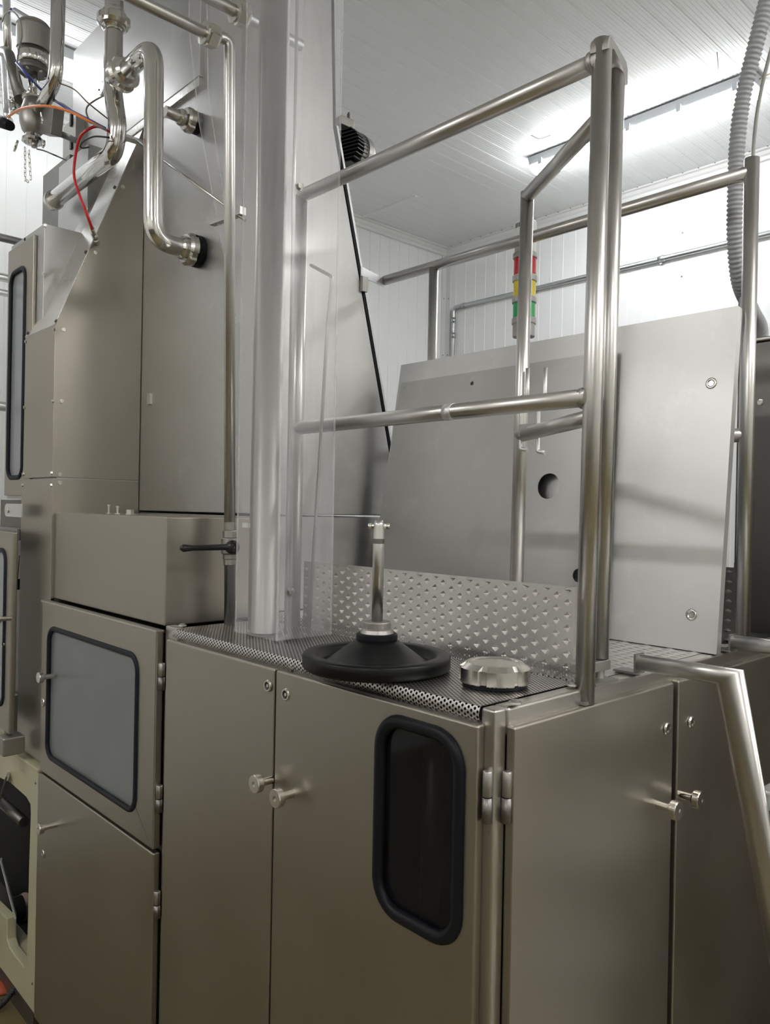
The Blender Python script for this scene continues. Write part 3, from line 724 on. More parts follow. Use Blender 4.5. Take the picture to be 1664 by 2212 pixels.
# ================================================================== RAILS
RT = .0172
gr = thing('front_guardrail', (-.806, 1.263, 1.15), 'nearest stainless guardrail with tall front post and two rails', 'railing')
zt, zm = 2.343, 1.717
MB().tube([(-.803, 1.266, 1.150), (-.797, 1.2735, 2.378)], RT + .0008, 28).build('post', 'tube', gr)
MB().tube([(-1.705, 1.263, 1.183), (-1.705, 1.263, 2.343)], RT, 24).build('post', 'tube', gr)
MB().tube([(-1.705, 1.263, zt), (-.799, 1.272, zt)], RT, 24).build('top_rail', 'tube', gr)
MB().tube([(-1.705, 1.263, zm), (-.806, 1.263, zm)], RT, 24).build('middle_rail', 'tube', gr)
q = at(962, 890, Y=1.246); MB().tube([(q.x - .012, 1.263, zm), (q.x + .012, 1.263, zm)], RT + .0012, 24).build('tape_band', 'sheet', gr)
for z in (zt, zm):
    MB().lathe((-.806 + .007 * (z - 1.18) / 1.2, 1.263 + .008 * (z - 1.18) / 1.2, z), (-1, 0, 0), [(RT + .0035, RT * .6), (RT + .003, RT + .002), (RT, RT + .005)], 24, True).build('weld', 'cast', gr)
# U cap joining the front post and the gate's post
g0, g1 = Vector((-.797, 1.2735, -.014)), Vector((-.815, 1.353, -.014)); gd = (g1 - g0).normalized(); gn = Vector((gd.y, -gd.x, 0))
mb = MB(); N_ = 10
out = []
for k in range(N_ + 1):
    a = PI / 2 * k / N_; out.append((-RT * math.cos(a), 2.372 + .024 * math.sin(a)))
prof = out + [((g1 - g0).length + RT - .01, 2.392), ((g1 - g0).length + RT, 2.382), ((g1 - g0).length + RT, 2.352), ((g1 - g0).length + RT - .005, 2.352), ((g1 - g0).length - RT * .9, 2.372), (RT, 2.380), (-RT, 2.365)]
lp = [g0 + gd * s_ - gn * RT + Vector((0, 0, z)) for s_, z in prof]
mb.plate([lp], gn * 2 * RT); mb.build('cap', 'tube', gr, bevel=.003)
MB().box(-.842, -.788, 1.246, 1.281, 1.150, 1.156).build('foot', 'cast', gr)

gt = thing('gate', (-.822, 1.345, 1.2), 'swing gate of steel tube between the front post and the inner pole', 'gate')
p1, p2_ = Vector((-.822, 1.345, 0)), Vector((-1.218, 1.596, 0))
V = lambda p, z: Vector((p.x + .007 * (z - 1.18) / 1.2, p.y + .008 * (z - 1.18) / 1.2, z))
MB().tube([V(p1, 1.222), V(p1, 2.358)], RT, 24).build('hinge_post', 'tube', gt)
MB().box(p1.x - .016, p1.x + .016, p1.y - .078, p1.y + .016, 1.200, 1.220).build('hinge_collar', 'cast', gt, bevel=.002)
MB().lathe(V(p1, 1.182), (0, 0, 1), [(.010, 0), (.010, .020)], 16).build('hinge_pin', 'cast', gt)
MB().box(p1.x - .02, p1.x + .03, p1.y - .06, p1.y + .02, 1.1785, 1.184).build('hinge_plate', 'cast', gt)
MB().tube([V(p1, 2.302), V(p2_, 2.302)], RT, 24).build('top_rail', 'tube', gt)
MB().tube([V(p1, 1.697), V(p2_, 1.697)], RT, 24).build('middle_rail', 'tube', gt)
MB().tube([V(p2_, 1.183), V(p2_, 2.312)], RT, 24).build('post', 'tube', gt)
for k, (x, y) in enumerate(((1140, 830), (1178, 830))):
    c_ = at(x, y, Y=1.585 - .03 * k)
    mb = MB(); mb.tube(fillet([(c_.x, c_.y, c_.z + .04), (c_.x, c_.y, c_.z - .03), (c_.x - .018, c_.y, c_.z - .03), (c_.x - .018, c_.y, c_.z - .16), (c_.x + .004, c_.y, c_.z - .165)], .006, 3), .0055, 8)
    mb.build('hook', 'sheet', gt)
MB().box(-1.195, -1.145, 1.565, 1.572, 1.69, 1.72).build('latch_plate', 'cast', gt)

rr = thing('rear_guardrail', (-.79, 1.93, 1.178), 'rear stainless guardrail along the far side of the platform', 'railing')
YR = 1.93
MB().tube([(-.789, YR, 1.179), (-.789, YR, 2.368)], RT + .0005, 24).build('post', 'tube', rr)
MB().tube([(-1.846, YR, 1.179), (-1.846, YR, 2.336)], RT * .95, 24).build('post', 'tube', rr)
MB().tube([(-2.09, YR, 2.336), (-.789, YR, 2.336)], RT, 24).build('top_rail', 'tube', rr)
MB().tube([(-1.98, YR, 1.70), (-.789, YR, 1.70)], RT, 24).build('middle_rail', 'tube', rr)
q = at(782, 602, X=-1.998)
MB().obox(((-2.10 - 1.995) / 2, (YR - .004 + q.y) / 2, 2.318), (-.047, .098, .010), (.002, .001, 0), (0, 0, .016)).build('end_bracket', 'sheet', rr)

# ================================================================== COVER SHEETS LEANING ON THE REAR RAIL
sa = thing('cover_sheet', (-1.4, 1.82, 1.18), 'large stainless cover sheet leaning on the rear rail, furthest back of the two', 'panel')
def lean(b_y, t_y, z0, z1):
    """map (X, s) with s = 0..1 up the leaning sheet"""
    return lambda x, s_: Vector((x, b_y + (t_y - b_y) * s_, z0 + (z1 - z0) * s_))
fA = lean(1.803, 1.886, 1.182, 2.004)
nA = Vector((0, -(2.004 - 1.182), (1.886 - 1.803))).normalized()
out = [fA(-2.00, 0), fA(-.797, 0), fA(-.797, 1), fA(-1.952, 1)]
hA = [(1537, 828), (1494, 1328)]
def hit(x, y, p0, n_):
    q0 = at(x, y, Y=1.0); c_ = Vector(CAM.tolist()); dr = q0 - c_; return c_ + dr * ((p0 - c_).dot(n_) / dr.dot(n_))
uA = Vector((1, 0, 0)); vA = (fA(-1, 1) - fA(-1, 0)).normalized()
def hole(c_, r_, n=14): return [c_ + uA * r_ * math.cos(2 * PI * k / n) + vA * r_ * math.sin(2 * PI * k / n) for k in range(n)]
hcA = [hit(x, y, fA(-1, 0), nA) for x, y in hA]
MB().plate([out] + [hole(c_, .0065) for c_ in hcA], -nA * .0015).build('face', 'sheet', sa)
bk = -nA
for a, b in ((out[1], out[2]), (out[2], out[3]), (out[0], out[1])):
    MB().plate([[a, b, b + bk * .022, a + bk * .022]], (b - a).cross(bk).normalized() * -.0015).build('flange', 'sheet', sa)
for c_ in hcA:
    MB().lathe(c_ + nA * .0002, nA, [(.0065, -.004), (.0068, .001), (.0115, .0018), (.014, .0002)], 20, True).build('washer', 'nut', sa)
    MB().lathe(c_ - nA * .012, nA, [(.0064, 0), (.0064, .006)], 12).build('dark_hole', 'void', sa)

sb = thing('cover_sheet', (-1.4, 1.78, 1.18), 'smaller cover sheet with a big round hole leaning in front of the larger one', 'panel')
fB = lean(1.752, 1.862, 1.182, 1.938)
nB = Vector((0, -(1.938 - 1.182), (1.862 - 1.752))).normalized()
out = [fB(-1.96, 0), fB(-1.090, 0), fB(-1.104, 1), fB(-1.924, 1)]
vA = (fB(-1, 1) - fB(-1, 0)).normalized()
hb_ = [((1185, 1050), .036), ((1250, 1243), .018), ((1020, 828), .0065), ((876, 840), .005)]
hc = [(hit(p[0], p[1], fB(-1, 0), nB), r_) for p, r_ in hb_]
MB().plate([out] + [hole(c_, r_, 24) for c_, r_ in hc], -nB * .0018).build('face', 'plate', sb)  # reflection put into the colour: darker steel for the steeper tilt

# ================================================================== FAR CABINET, HOSE, SIGNAL TOWER
fc = thing('control_cabinet', (-.5, 2.7, ZF), 'dark grey control cabinet standing behind the rear rail at right edge', 'cabinet')
zf = at(1650, 737, Y=2.42).z
MB().box(-1.02, .10, 2.42, 2.95, ZF, zf).build('body', 'dark_steel', fc, bevel=.004)
MB().box(-1.025, .105, 2.41, 2.955, zf, zf + .012).build('lid', 'frame', fc, bevel=.003)
screw(at(1643, 869, Y=2.419), (0, -1, 0), fc, .008)
hs = [at(1665, -30, Y=2.05), at(1640, 70, Y=2.05), at(1608, 200, Y=2.06), at(1594, 300, Y=2.07), at(1589, 420, Y=2.08), at(1588, 520, Y=2.10), at(1598, 610, Y=2.16), at(1625, 672, Y=2.30), at(1643, 706, Y=2.45), at(1646, 745, Y=2.52)]
hs[-1].z = zf + .012
path = spline(hs, 14)
# corrugate: alternate radius every half pitch
L_ = [0]
for a, b in zip(path, path[1:]): L_.append(L_[-1] + (b - a).length)
n = int(L_[-1] / .0030); pts, rad = [], []
for k in range(n + 1):
    s_ = L_[-1] * k / n; i = max(j for j in range(len(L_)) if L_[j] <= s_ + 1e-9); i = min(i, len(path) - 2)
    f_ = (s_ - L_[i]) / (L_[i + 1] - L_[i]); pts.append(path[i].lerp(path[i + 1], f_)); rad.append((.0195, .0212, .0195, .0170)[k % 4])
ho = MB().tube(pts, rad, 18)
tag(ho.build('corrugated_hose', 'grey_hose', fix=False), 'grey corrugated hose hanging from the ceiling into the control cabinet', 'hose')
cb = [q + Vector((.035, .02, 0)) for q in (hs[0], hs[1], hs[2], hs[3], hs[4], hs[5])] + [hs[6] + Vector((.0, .02, 0)), hs[6] + Vector((-.01, .02, -.12)), hs[6] + Vector((-.012, .02, -.20))]
tag(MB().tube(spline(cb, 8), .0048, 8).build('cable', 'c_grey'), 'thin grey cable running down beside the corrugated hose', 'cable')
q0 = at(1640, 154, Z=3.58); tag(MB().tube([(-1.52, 3.79, 3.57), (-1.40, 3.79, 3.585), (-.9, 3.80, 3.59), (-.2, 3.8, 3.59)], .005, 6).build('cable', 'c_brown'), 'dark cable leaving the right end of the long strip lamp', 'cable')

sx, sy = -1.515, 2.0
st = thing('signal_tower', (sx, sy, 1.18), 'signal tower with red, yellow and green lenses behind the inner pole', 'signal light')
zs = lambda y: at(1133, y, Y=sy).z
def seg_(name, y0, y1, r_, mat, prof=None, lab=None):
    a, b = zs(y1), zs(y0); h = b - a
    MB().lathe((sx, sy, a), (0, 0, 1), prof(h) if prof else [(r_ * .97, 0), (r_, .002), (r_, h - .002), (r_ * .97, h)], 32).build(name, mat, st, label=lab)
seg_('cap', 480, 549, .034, 'white', lambda h: [(.034, 0), (.034, h - .006), (.030, h)])
for k in range(5): 
    a = -PI / 2 - .45 + k * .16; z = zs(484)
    MB().obox((sx + .0335 * math.cos(a), sy + .0335 * math.sin(a), z - .012), (.0012, 0, 0), (0, .0012, 0), (0, 0, .007)).build('vent_slot', 'black', st)
for (y0, y1) in ((549, 560), (597, 610), (643, 656), (688, 701)): seg_('ring', y0, y1, .0385, 'ringgrey')
seg_('lens', 560, 597, .035, 'red', lab='red lens'); seg_('lens', 610, 643, .035, 'yellow', lab='yellow lens'); seg_('lens', 656, 688, .035, 'green', lab='green lens')
seg_('base', 701, 728, .035, 'ringgrey')
MB().tube([(sx, sy, 1.18), (sx, sy, zs(728))], .012, 12).build('pole', 'cast', st)

# ================================================================== LADDER
ld = thing('ladder_handrail', (-.75, 1.47, 1.18), 'bent tube ladder rail hooked onto the platform edge in front of right doors', 'ladder')
yl = 1.455
zl = 1.2045
lo = at(1700, 2130, Y=yl)
bx = at(1577, 1480, Y=yl)
dirn = (lo - Vector((bx.x, yl, zl))); end = Vector((bx.x, yl, zl)) + dirn * 1.9; 
if end.z < ZF + .02: end = Vector((bx.x, yl, zl)) + dirn * ((zl - ZF - .02) / -dirn.z)
MB().tube([(-.800, yl, zl), (bx.x, yl, zl), end], .0165, 24).build('rail', 'tube', ld)
MB().box(-.846, -.795, yl - .018, yl + .018, 1.181, 1.185).box(-.801, -.797, yl - .017, yl + .017, 1.184, 1.222).build('foot', 'cast', ld)
y2 = yl + .42
d2v = end - Vector((bx.x, yl, zl))
MB().tube([(-.79, y2, zl), (bx.x, y2, zl), (end.x, y2, end.z)], .0165, 24).build('rail', 'tube', ld)
MB().box(-.83, -.785, y2 - .018, y2 + .018, 1.181, 1.185).box(-.792, -.788, y2 - .017, y2 + .017, 1.184, 1.222).build('foot', 'cast', ld)
for zs_ in (1.005, .70, .40, .10):
    k = (zl - zs_) / -d2v.z; x_ = bx.x + d2v.x * k
    mb = MB(); dimple_cells(mb, lambda u, v, d: (x_ + .005 + u, yl + .012 + v, zs_ - d), 8, 15, .0250, .0262, .0095, .0062, -.003)
    mb.box(x_ + .005, x_ + .205, yl + .012, y2 - .012, zs_ - .030, zs_ - .0005)
    mb.build('step', 'alu', ld)

# ================================================================== PLUNGER AND UNION NUT ON THE TOP
pc0 = Vector((-1.165, 1.072, 1.1815))
pl = thing('plunger', pc0, 'black dished disc with an upright steel rod standing on perforated top', 'tool')
R_ = .150
MB().lathe(pc0, (0, 0, 1), [(.02, 0), (R_ - .006, 0), (R_, .006), (R_, .026), (R_ - .003, .030), (R_ - .026, .030), (R_ - .030, .026), (R_ - .034, .014), (R_ - .045, .012), (.052, .050), (.044, .056), (.036, .056)], 72, True).build('disc', 'disc', pl, label='dished black plastic disc')
MB().lathe(pc0, (0, 0, 1), [(.036, .054), (.041, .055), (.042, .060), (.042, .068), (.039, .071), (.02, .071)], 40, False).build('hub', 'rubber', pl)
MB().lathe(pc0, (0, 0, 1), [(.034, .071), (.031, .078), (.0285, .080), (.0285, .092), (.027, .094), (.012, .094)], 36, False).build('collar', 'cast', pl, label='dull grey collar')
zr = at(812, 1124, Y=1.072).z - pc0.z
MB().lathe(pc0, (0, 0, 1), [(.0115, .094), (.0115, zr - .046), (.0110, zr - .044), (.0112, zr - .012), (.0105, zr - .008), (.0085, zr)], 24, True).build('rod', 'tube', pl)
MB().lathe(pc0 + Vector((0, 0, zr - .047)), (0, 0, 1), [(.0118, 0), (.0118, .010)], 24).build('worn_band', 'dark_steel', pl)
MB().tube([pc0 + Vector((-.016, -.015, zr - .012)), pc0 + Vector((.016, .015, zr - .012))], .005, 12).tube([pc0 + Vector((-.016, -.015, zr - .012)), pc0 + Vector((-.012, -.0112, zr - .012))], .006, 12).tube([pc0 + Vector((.016, .015, zr - .012)), pc0 + Vector((.012, .0112, zr - .012))], .006, 12).build('cross_pin', 'nut', pl)

uc = at(1066, 1478, Z=1.182); uc = Vector((uc.x, uc.y + .004, 1.1815))
un = thing('blank_union_cap', uc, 'slotted stainless union nut cap lying right of the black disc', 'nut')
MB().lathe(uc, (0, 0, 1), [(.050, 0), (.060, 0), (.060, .008), (.055, .010)], 48).build('gasket', 'rubber', un)
r_ = .0655
MB().lathe(uc, (0, 0, 1), [(.055, .006), (r_ - .002, .006), (r_, .008), (r_, .033), (r_ - .013, .042), (.045, .042), (.043, .040)], 96, False, 6, .90, (1, 2, 3)).build('nut_ring', 'nut', un)
MB().lathe(uc, (0, 0, 1), [(.0435, .036), (.0435, .0395), (.036, .0405), (.030, .038), (.001, .0375)], 48, True).build('blank', 'nut', un)
for a in (.4, 2.2): MB().lathe(uc + Vector((.022 * math.cos(a), .022 * math.sin(a), .0375)), (0, 0, 1), [(.004, 0), (.003, .0025), (.001, .003)], 10, True).build('pip', 'nut', un)

# ================================================================== VALVE CLUSTER, TOP LEFT
YV = .98
av = lambda x, y, Y=YV: at(x, y, Y=Y)
vc = av(72, 110)
va = thing('pneumatic_valve', vc, 'pneumatic valve with grey cylinder actuator, clamps and ports at upper left', 'valve')
z_ = lambda y: av(72, y).z
MB().lathe((vc.x, YV, z_(112)), (0, 0, 1), [(.057, 0), (.058, .002), (.058, z_(66) - z_(112)), (.055, z_(62) - z_(112)), (.058, z_(60) - z_(112)), (.050, z_(54) - z_(112)), (.02, z_(52) - z_(112))], 36).build('cylinder', 'cast', va)
MB().lathe((vc.x, YV, z_(142)), (0, 0, 1), [(.050, 0), (.054, .004), (.056, z_(114) - z_(142))], 36, True).build('lower_cylinder', 'pipe', va)
MB().lathe((vc.x, YV, z_(158)), (0, 0, 1), [(.048, 0), (.052, .003), (.052, .012), (.050, z_(143) - z_(158))], 36).build('base_plate', 'dark_steel', va)
for k in range(6):
    a = k * PI / 3 + .3; MB().lathe((vc.x + .043 * math.cos(a), YV + .043 * math.sin(a), z_(160)), (0, 0, 1), [(.006, 0), (.006, .006)], 6).build('bolt', 'nut', va)
MB().lathe((vc.x + .006, YV, z_(53)), (0, 0, 1), [(.014, 0), (.014, .008), (.008, .010), (.008, .02)], 12).build('air_fitting', 'nut', va)
for dx in (-.022, .022): MB().tube([(vc.x + dx, YV, z_(160)), (vc.x + dx, YV, z_(206))], .0085, 12).build('yoke_leg', 'pipe', va)
MB().tube([(vc.x, YV, z_(160)), (vc.x, YV, z_(206))], .006, 10).build('stem', 'dark_steel', va)
MB().lathe((vc.x, YV, z_(214)), (0, 0, 1), [(.030, 0), (.034, .003), (.034, .010), (.026, .016)], 28).build('flange', 'pipe', va)
MB().lathe((vc.x + .006, YV, z_(292)), (0, 0, 1), [(.022, 0), (.036, .018), (.044, .045), (.046, .075), (.038, .10), (.028, z_(214) - z_(292))], 24, True).build('valve_body', 'cast', va)
MB().lathe((vc.x + .01, YV, z_(308)), (0, 0, 1), [(.030, 0), (.037, .004), (.037, .014), (.030, .018), (.026, .03)], 28).build('bottom_clamp', 'pipe', va)
for (x, y, dx, dz_) in ((38, 303, -.012, -.03), (95, 305, .012, -.02), (90, 245, .03, -.04), (28, 222, -.02, .02), (33, 232, -.022, -.01)):
    p = av(x, y, YV - .03); MB().tube([p, p + Vector((dx, -.005, dz_))], .005, 8).tube([p + Vector((dx - .008, -.005, dz_ - .004)), p + Vector((dx + .008, -.005, dz_ + .004))], .004, 8).build('wing_nut', 'pipe', va)
MB().lathe(av(40, 232), (-.5, 0, .86), [(.030, 0), (.034, .004), (.034, .014), (.028, .018)], 24).build('side_clamp', 'pipe', va)
MB().tube([av(60, 258), av(45, 236), av(38, 215)], .019, 16).build('side_port', 'cast', va)
MB().lathe(av(84, 238), (.6, 0, .8), [(.030, 0), (.036, .004), (.036, .014), (.03, .018)], 24).build('side_clamp', 'pipe', va)
MB().tube([av(74, 275), av(62, 240), av(52, 205)], .012, 12).build('drain_port', 'cast', va)
MB().tube([av(74, 318), av(74, 306)], .010, 12).build('chain_lug', 'cast', va)
# swing pipes
pv = thing('swing_pipe', av(125, 100), 'polished pipe dropping from above and curving into the valve', 'pipe')
MB().tube(fillet([av(128, -60), av(121, 172), av(86, 238)], .07, 8), .0235, 22).build('tube', 'pipe', pv)
pv = thing('leaning_pipe', av(30, 150), 'dark leaning pipe left of the valve actuator', 'pipe')
MB().tube(fillet([av(8, 112, .97), av(20, 118, .97), av(44, 215, .97)], .03), .021, 20).build('tube', 'dark_steel', pv)
pv = thing('supply_pipe', av(12, 60), 'upright polished pipe at the top left corner of the view', 'pipe')
MB().tube([av(12, -60), av(17, 120)], .0155, 18).build('tube', 'pipe', pv)
pv = thing('supply_pipe', av(9, 180), 'thin upright polished pipe at left edge beside the valve', 'pipe')
MB().tube(fillet([av(7, 118, 1.02), av(14, 250, 1.02), av(22, 262, 1.02)], .02), .0125, 18).build('tube', 'pipe', pv)
kb = thing('black_coupling', av(8, 262), 'black rubber coupling at the left edge beside the valve', 'coupling')
MB().tube([av(-25, 255), av(0, 262), av(22, 272)], [.022, .024, .018], 16).build('sleeve', 'rubber', kb)
ab = thing('support_arm', av(130, 285), 'steel arm holding the valve from the tower upright', 'bracket')
MB().obox(av(112, 262, 1.0), (.055, 0, -.020), (0, .02, 0), (.012, 0, .045)).build('plate', 'dark_steel', ab, bevel=.003)
a, b = av(118, 284, 1.02), av(165, 304, 1.24)
MB().tube([a, b], .014, 4).build('bar', 'dark_steel', ab)
# chain
ch = thing('chain', av(60, 360), 'small link chain hanging in a loop under the valve', 'chain')
lk = None
pts = [av(54, 322 + 9.2 * k) for k in range(8)] + [av(59, 391)] + [av(66 - .6 * k, 384 - 9.2 * k) for k in range(7)]
for i, p in enumerate(pts):
    if lk is None:
        mb = MB(); ring_tube(mb, rrect(lambda u, v: (u, 0, v), -.0042, .0042, -.0085, .0085, .004, 3), .0016, 5)
        me = bpy.data.meshes.new('link'); me.from_pydata(mb.v, [], mb.f); me.materials.append(M['nut']); lk = me
    o = bpy.data.objects.new('link', lk); COL.objects.link(o); o.parent = ch; o.location = p - root_loc(ch)
    o.rotation_euler = (0, PI / 2 if i == 8 else 0, (.4 if i % 2 else -.9))

def hose(px, r_, mat, label, cat='cable', Y=1.0, n=8):
    pts = [av(*(q[:2]), q[2] if len(q) > 2 else Y) for q in px]
    return tag(MB().tube(spline(pts, n), r_, 10).build('hose' if cat == 'hose' else 'cable', mat), label, cat)
hose([(15, 253, .90), (50, 234, .90), (100, 229, .91), (150, 241, .95), (195, 263, .99), (228, 280, 1.06)], .0042, 'c_orange', 'orange air hose arching from the valve towards the thick pipe', 'hose')
hose([(-12, 7), (14, 17), (32, 22)], .0050, 'c_blue', 'short blue air hose entering at the top left corner', 'hose')
hose([(32, 22), (45, 30), (62, 40), (74, 44), (76, 51)], .0095, 'grey_hose', 'thick grey ribbed sleeve over the hose on top of the actuator', 'hose', .975)
hose([(36, 136, .9), (62, 165, .9), (100, 203), (150, 237), (190, 258), (228, 278, 1.06)], .0052, 'c_blue', 'dark blue air hose running diagonally down from the actuator', 'hose')
hose([(4, 48, .93), (12, 30, .92), (26, 24, .92), (42, 42, .91), (47, 75, .91), (40, 110, .91), (37, 145, .91), (44, 180, .92), (62, 202), (92, 214), (130, 222), (165, 246), (205, 270), (230, 280, 1.06)], .0030, 'c_grey', 'thin grey cable looping over the actuator')
hose([(126, 179), (160, 193), (190, 222), (232, 256, 1.09)], .0022, 'c_brown', 'thin brown cable from the curving pipe to the thick pipe')
hose([(224, 207, 1.2), (205, 217, 1.1), (189, 230, 1.06), (187, 245, 1.05), (196, 262, 1.05), (215, 274, 1.06)], .0028, 'c_brown', 'thin grey brown cable looping back from the tower housing')
hose([(236, 284, 1.09), (215, 274, 1.05), (195, 277, 1.02), (174, 295), (164, 330), (160, 378), (172, 422), (186, 458), (199, 494, 1.03)], .0046, 'c_red', 'bright red air hose hanging to the angled fitting on the tower', 'hose')
hose([(236, 297, 1.09), (205, 295, 1.07), (184, 303, 1.06), (174, 314, 1.06), (178, 320, 1.07), (192, 318, 1.10)], .0030, 'black', 'black cable looped behind the red hose')
hose([(80, 322), (96, 326), (120, 336), (143, 346, 1.1)], .0026, 'black', 'short black cable from the chain lug to the grey box')
# red hose's fitting
q = av(205, 515, 1.06)
ft = thing('hose_fitting', q, 'small angled steel fitting at the lower end of the red hose', 'fitting')
a = av(199, 493, 1.03)
MB().tube([a, av(203, 508, 1.05)], .0075, 8).build('sleeve', 'nut', ft)
MB().tube([av(203, 506, 1.05), av(207, 516, 1.06)], .011, 6).build('nut', 'nut', ft)
e_ = av(207, 518, 1.06); w_ = at(212, 524, X=-2.751)
MB().tube([e_, w_], .008, 8).build('stem', 'nut', ft)
# round sensor on the upper housing
q = at(222, 192, Y=1.298); o = MB().lathe(q, (0, -1, 0), [(.028, 0), (.028, .006), (.024, .009)], 28).build('sensor_disc', 'sheet', uh)
MB().lathe(q + Vector((-.014, -.009, -.002)), (0, -1, 0), [(.004, 0), (.004, .004)], 8).build('bolt', 'black', uh)

# short pipes at the far left behind the inspection housing
for k, (y, r_, m_, lab) in enumerate(((514, .018, 'dark_steel', 'dark pipe end at left edge level with the top of the long window housing'),
        (599, .020, 'pipe', 'upper of two polished pipes at left edge beside the long window'),
        (632, .016, 'pipe', 'lower of two polished pipes at left edge beside the long window'),
        (878, .022, 'tube', 'lowest polished pipe at left edge beside the long window'))):
    p = at(6, y, Y=1.15)
    tag(MB().tube([(p.x, .45, p.z), (p.x, 1.33, p.z)], r_, 16).build('side_pipe', m_), lab, 'pipe')

# ================================================================== LEFT EDGE: OPEN DOOR, BRACKET, CAST FRAME
Yc = .985
cf = thing('cast_frame', (-3.1, 1.1, ZF), 'cream painted cast machine frame with an opening, lower left', 'frame')
ac = lambda x, y, Y=Yc: at(x, y, Y=Y)
outer = [ac(-75, 1560), ac(88, 1669), ac(76, 2196), ac(-75, 1990)]
hol = [ac(*p) for p in ((20, 1690), (56, 1722), (65, 1738), (66, 1760), (62, 1880), (59, 2015), (57, 2080), (50, 2088), (20, 2048), (15, 2030), (15, 1985), (-20, 1950), (-45, 1900), (-45, 1660))]
MB().plate([outer, hol], (0, .035, 0)).build('front_web', 'cream', cf, bevel=.004)
a, b = ac(88, 1669), ac(-75, 1560)
MB().box(b.x, a.x, .975, 1.25, a.z - .0, a.z + .012).build('top_flange', 'cream', cf, bevel=.003)
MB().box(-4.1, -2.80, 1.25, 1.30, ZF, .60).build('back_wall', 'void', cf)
lo_ = ac(50, 2092)
MB().box(-3.9, -2.83, 1.02, 1.07, lo_.z - .03, lo_.z).build('sill', 'cream', cf)
MB().box(-3.9, -2.80, .985, 1.2, ZF, -.27).build('foot', 'dark_steel', cf)
a = ac(-20, 1808, 1.08); b = ac(52, 1776, 1.08)
MB().tube([(-3.5, 1.08, b.z), (b.x, 1.08, b.z)], .020, 16).build('cross_tube', 'dark_steel', cf)
MB().lathe(ac(48, 1960, 1.14), (0, -1, 0), [(.05, 0), (.05, .03), (.02, .04)], 24).build('pulley', 'black', cf)
a = ac(6, 1860, .97); b = ac(38, 1985, .97)
MB().obox((a + b) / 2 + Vector((-.02, 0, 0)), (b - a) / 2, (.036, -.012, .01), (0, .004, 0)).build('angle_bar', 'alu', cf, bevel=.001)
a = ac(-5, 1745, .97); b = ac(16, 1672, .97)
MB().obox((a + b) / 2, (b - a) / 2, (.016, -.008, -.004), (0, .004, 0)).build('angle_bar', 'alu', cf, bevel=.001)
tag(MB().lathe(ac(52, 1965, 1.18) + Vector((0, 0, -.05)), (0, 0, 1), [(.02, 0), (.05, .02), (.055, .06), (.04, .10), (.01, .12)], 12, True).build('cloth_bundle', 'bag'), 'pinkish bundle seen through the opening of the cream frame', 'bundle')
for (x, y) in ((77, 1692), (70, 2125)): screw(ac(x, y), (0, -1, 0), cf, .004, .002, mat='dark_steel')

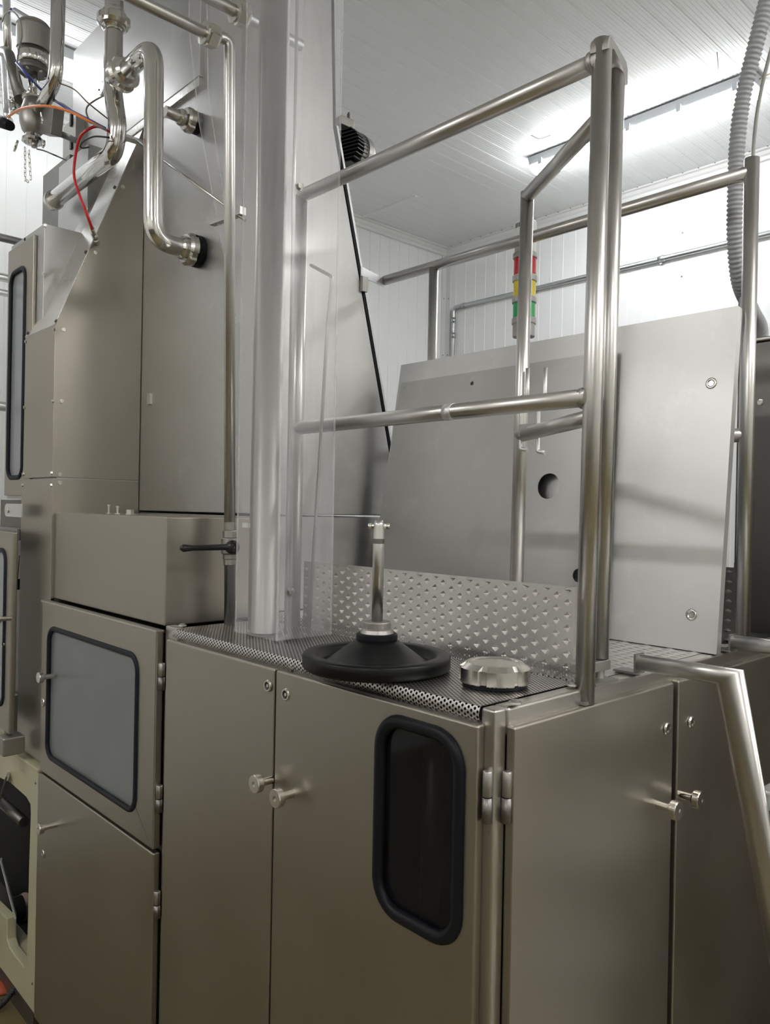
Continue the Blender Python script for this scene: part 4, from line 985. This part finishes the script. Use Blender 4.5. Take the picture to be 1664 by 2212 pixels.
od = thing('open_door', at(16, 1350, Y=.93), 'open door edge with a rubber framed pane at the far left', 'door')
er = at(31, 1150, Y=.93); zb_ = at(20, 1585, Y=.93).z; er2 = at(26, 1350, Y=.93).x
oo = door('open narrow door', 'y', er.x - .42, er.x - .004, zb_, er.z, .925, .945, window=(er.x - .36, er.x - .060, zb_ + .08, er.z - .06), parent=od, pane='clearpane', seal='seal', sr=.009, wr=.04)
p = at(12, 1338, Y=.90); knob((p.x - .02, .925, p.z), (0, -1, 0), .036, oo, .015); lock(at(8, 1391, Y=.924), (0, -1, 0), oo)
hb2 = thing('hinge_bracket', at(20, 1102, Y=.93), 'rounded flat steel bracket with a bolt at left edge below the long window', 'bracket')
a0_ = at(20, 1102, Y=.95); x1_ = at(46, 1102, Y=.95).x
out = [Vector((x1_, .95, a0_.z - .024)), Vector((x1_, .95, a0_.z + .024))] + [Vector((a0_.x - .03 + .024 * math.cos(math.radians(90 + 15 * k)), .95, a0_.z + .024 * math.sin(math.radians(90 + 15 * k)))) for k in range(13)]
MB().plate([out], (0, .006, 0)).build('bar', 'sheet', hb2, bevel=.001)
MB().lathe((a0_.x - .012, .951, a0_.z), (0, -1, 0), [(.011, 0), (.011, .005), (.009, .006)], 16).build('bolt', 'nut', hb2)
a0_ = at(18, 1606, Y=.93)
tag(MB().box(a0_.x - .03, a0_.x + .04, .90, .975, a0_.z - .035, a0_.z + .03).build('steel_cap', 'cast', bevel=.006), 'grey steel cap on the cream frame under the open door', 'cap')
ib = thing('inner_column', (-3.3, 1.1, .62), 'dark gap with machine parts between the open door and the tower strip', 'column')
MB().box(-3.5, -3.073, 1.06, 1.25, .61, 1.515).build('backing', 'dark_steel', ib)
a = at(36, 1262, Y=1.0); MB().box(a.x - .008, a.x + .010, 1.0, 1.06, a.z - .02, a.z + .02).build('connector', 'black', ib)
MB().tube(spline([at(38, 1250, Y=1.03), at(40, 1225, Y=1.03), at(42, 1200, Y=1.03)], 4), .002, 6).build('wire', 'copper', ib)
a = at(32, 1520, Y=1.05); MB().box(a.x - .04, a.x + .04, 1.0, 1.055, a.z - .10, a.z + .04).build('cover', 'alu', ib)
a = at(38, 1160, Y=1.0); MB().box(-3.45, a.x + .02, .99, 1.06, a.z - .012, a.z + .03).build('cross_bar', 'cast', ib, bevel=.002)
# on the floor
q = [at(-10, 2178, Z=ZF + .02), at(12, 2160, Z=ZF + .03), at(32, 2133, Z=ZF + .06)]
path = spline(q, 20); 
tag(MB().tube(path, [.014 if k % 3 else .010 for k in range(len(path))], 10).build('spring_hose', 'black', fix=False), 'black ribbed hose lying on the ochre floor at lower left', 'hose')
q = at(5, 2130, Z=ZF + .01)
tag(MB().lathe((q.x, q.y, ZF + .001), (0, 0, 1), [(.05, 0), (.055, .01), (.03, .02), (.004, .022)], 14, True).build('rusty_foot', 'copper'), 'rust red machine foot on the floor beside the black ribbed hose', 'foot')
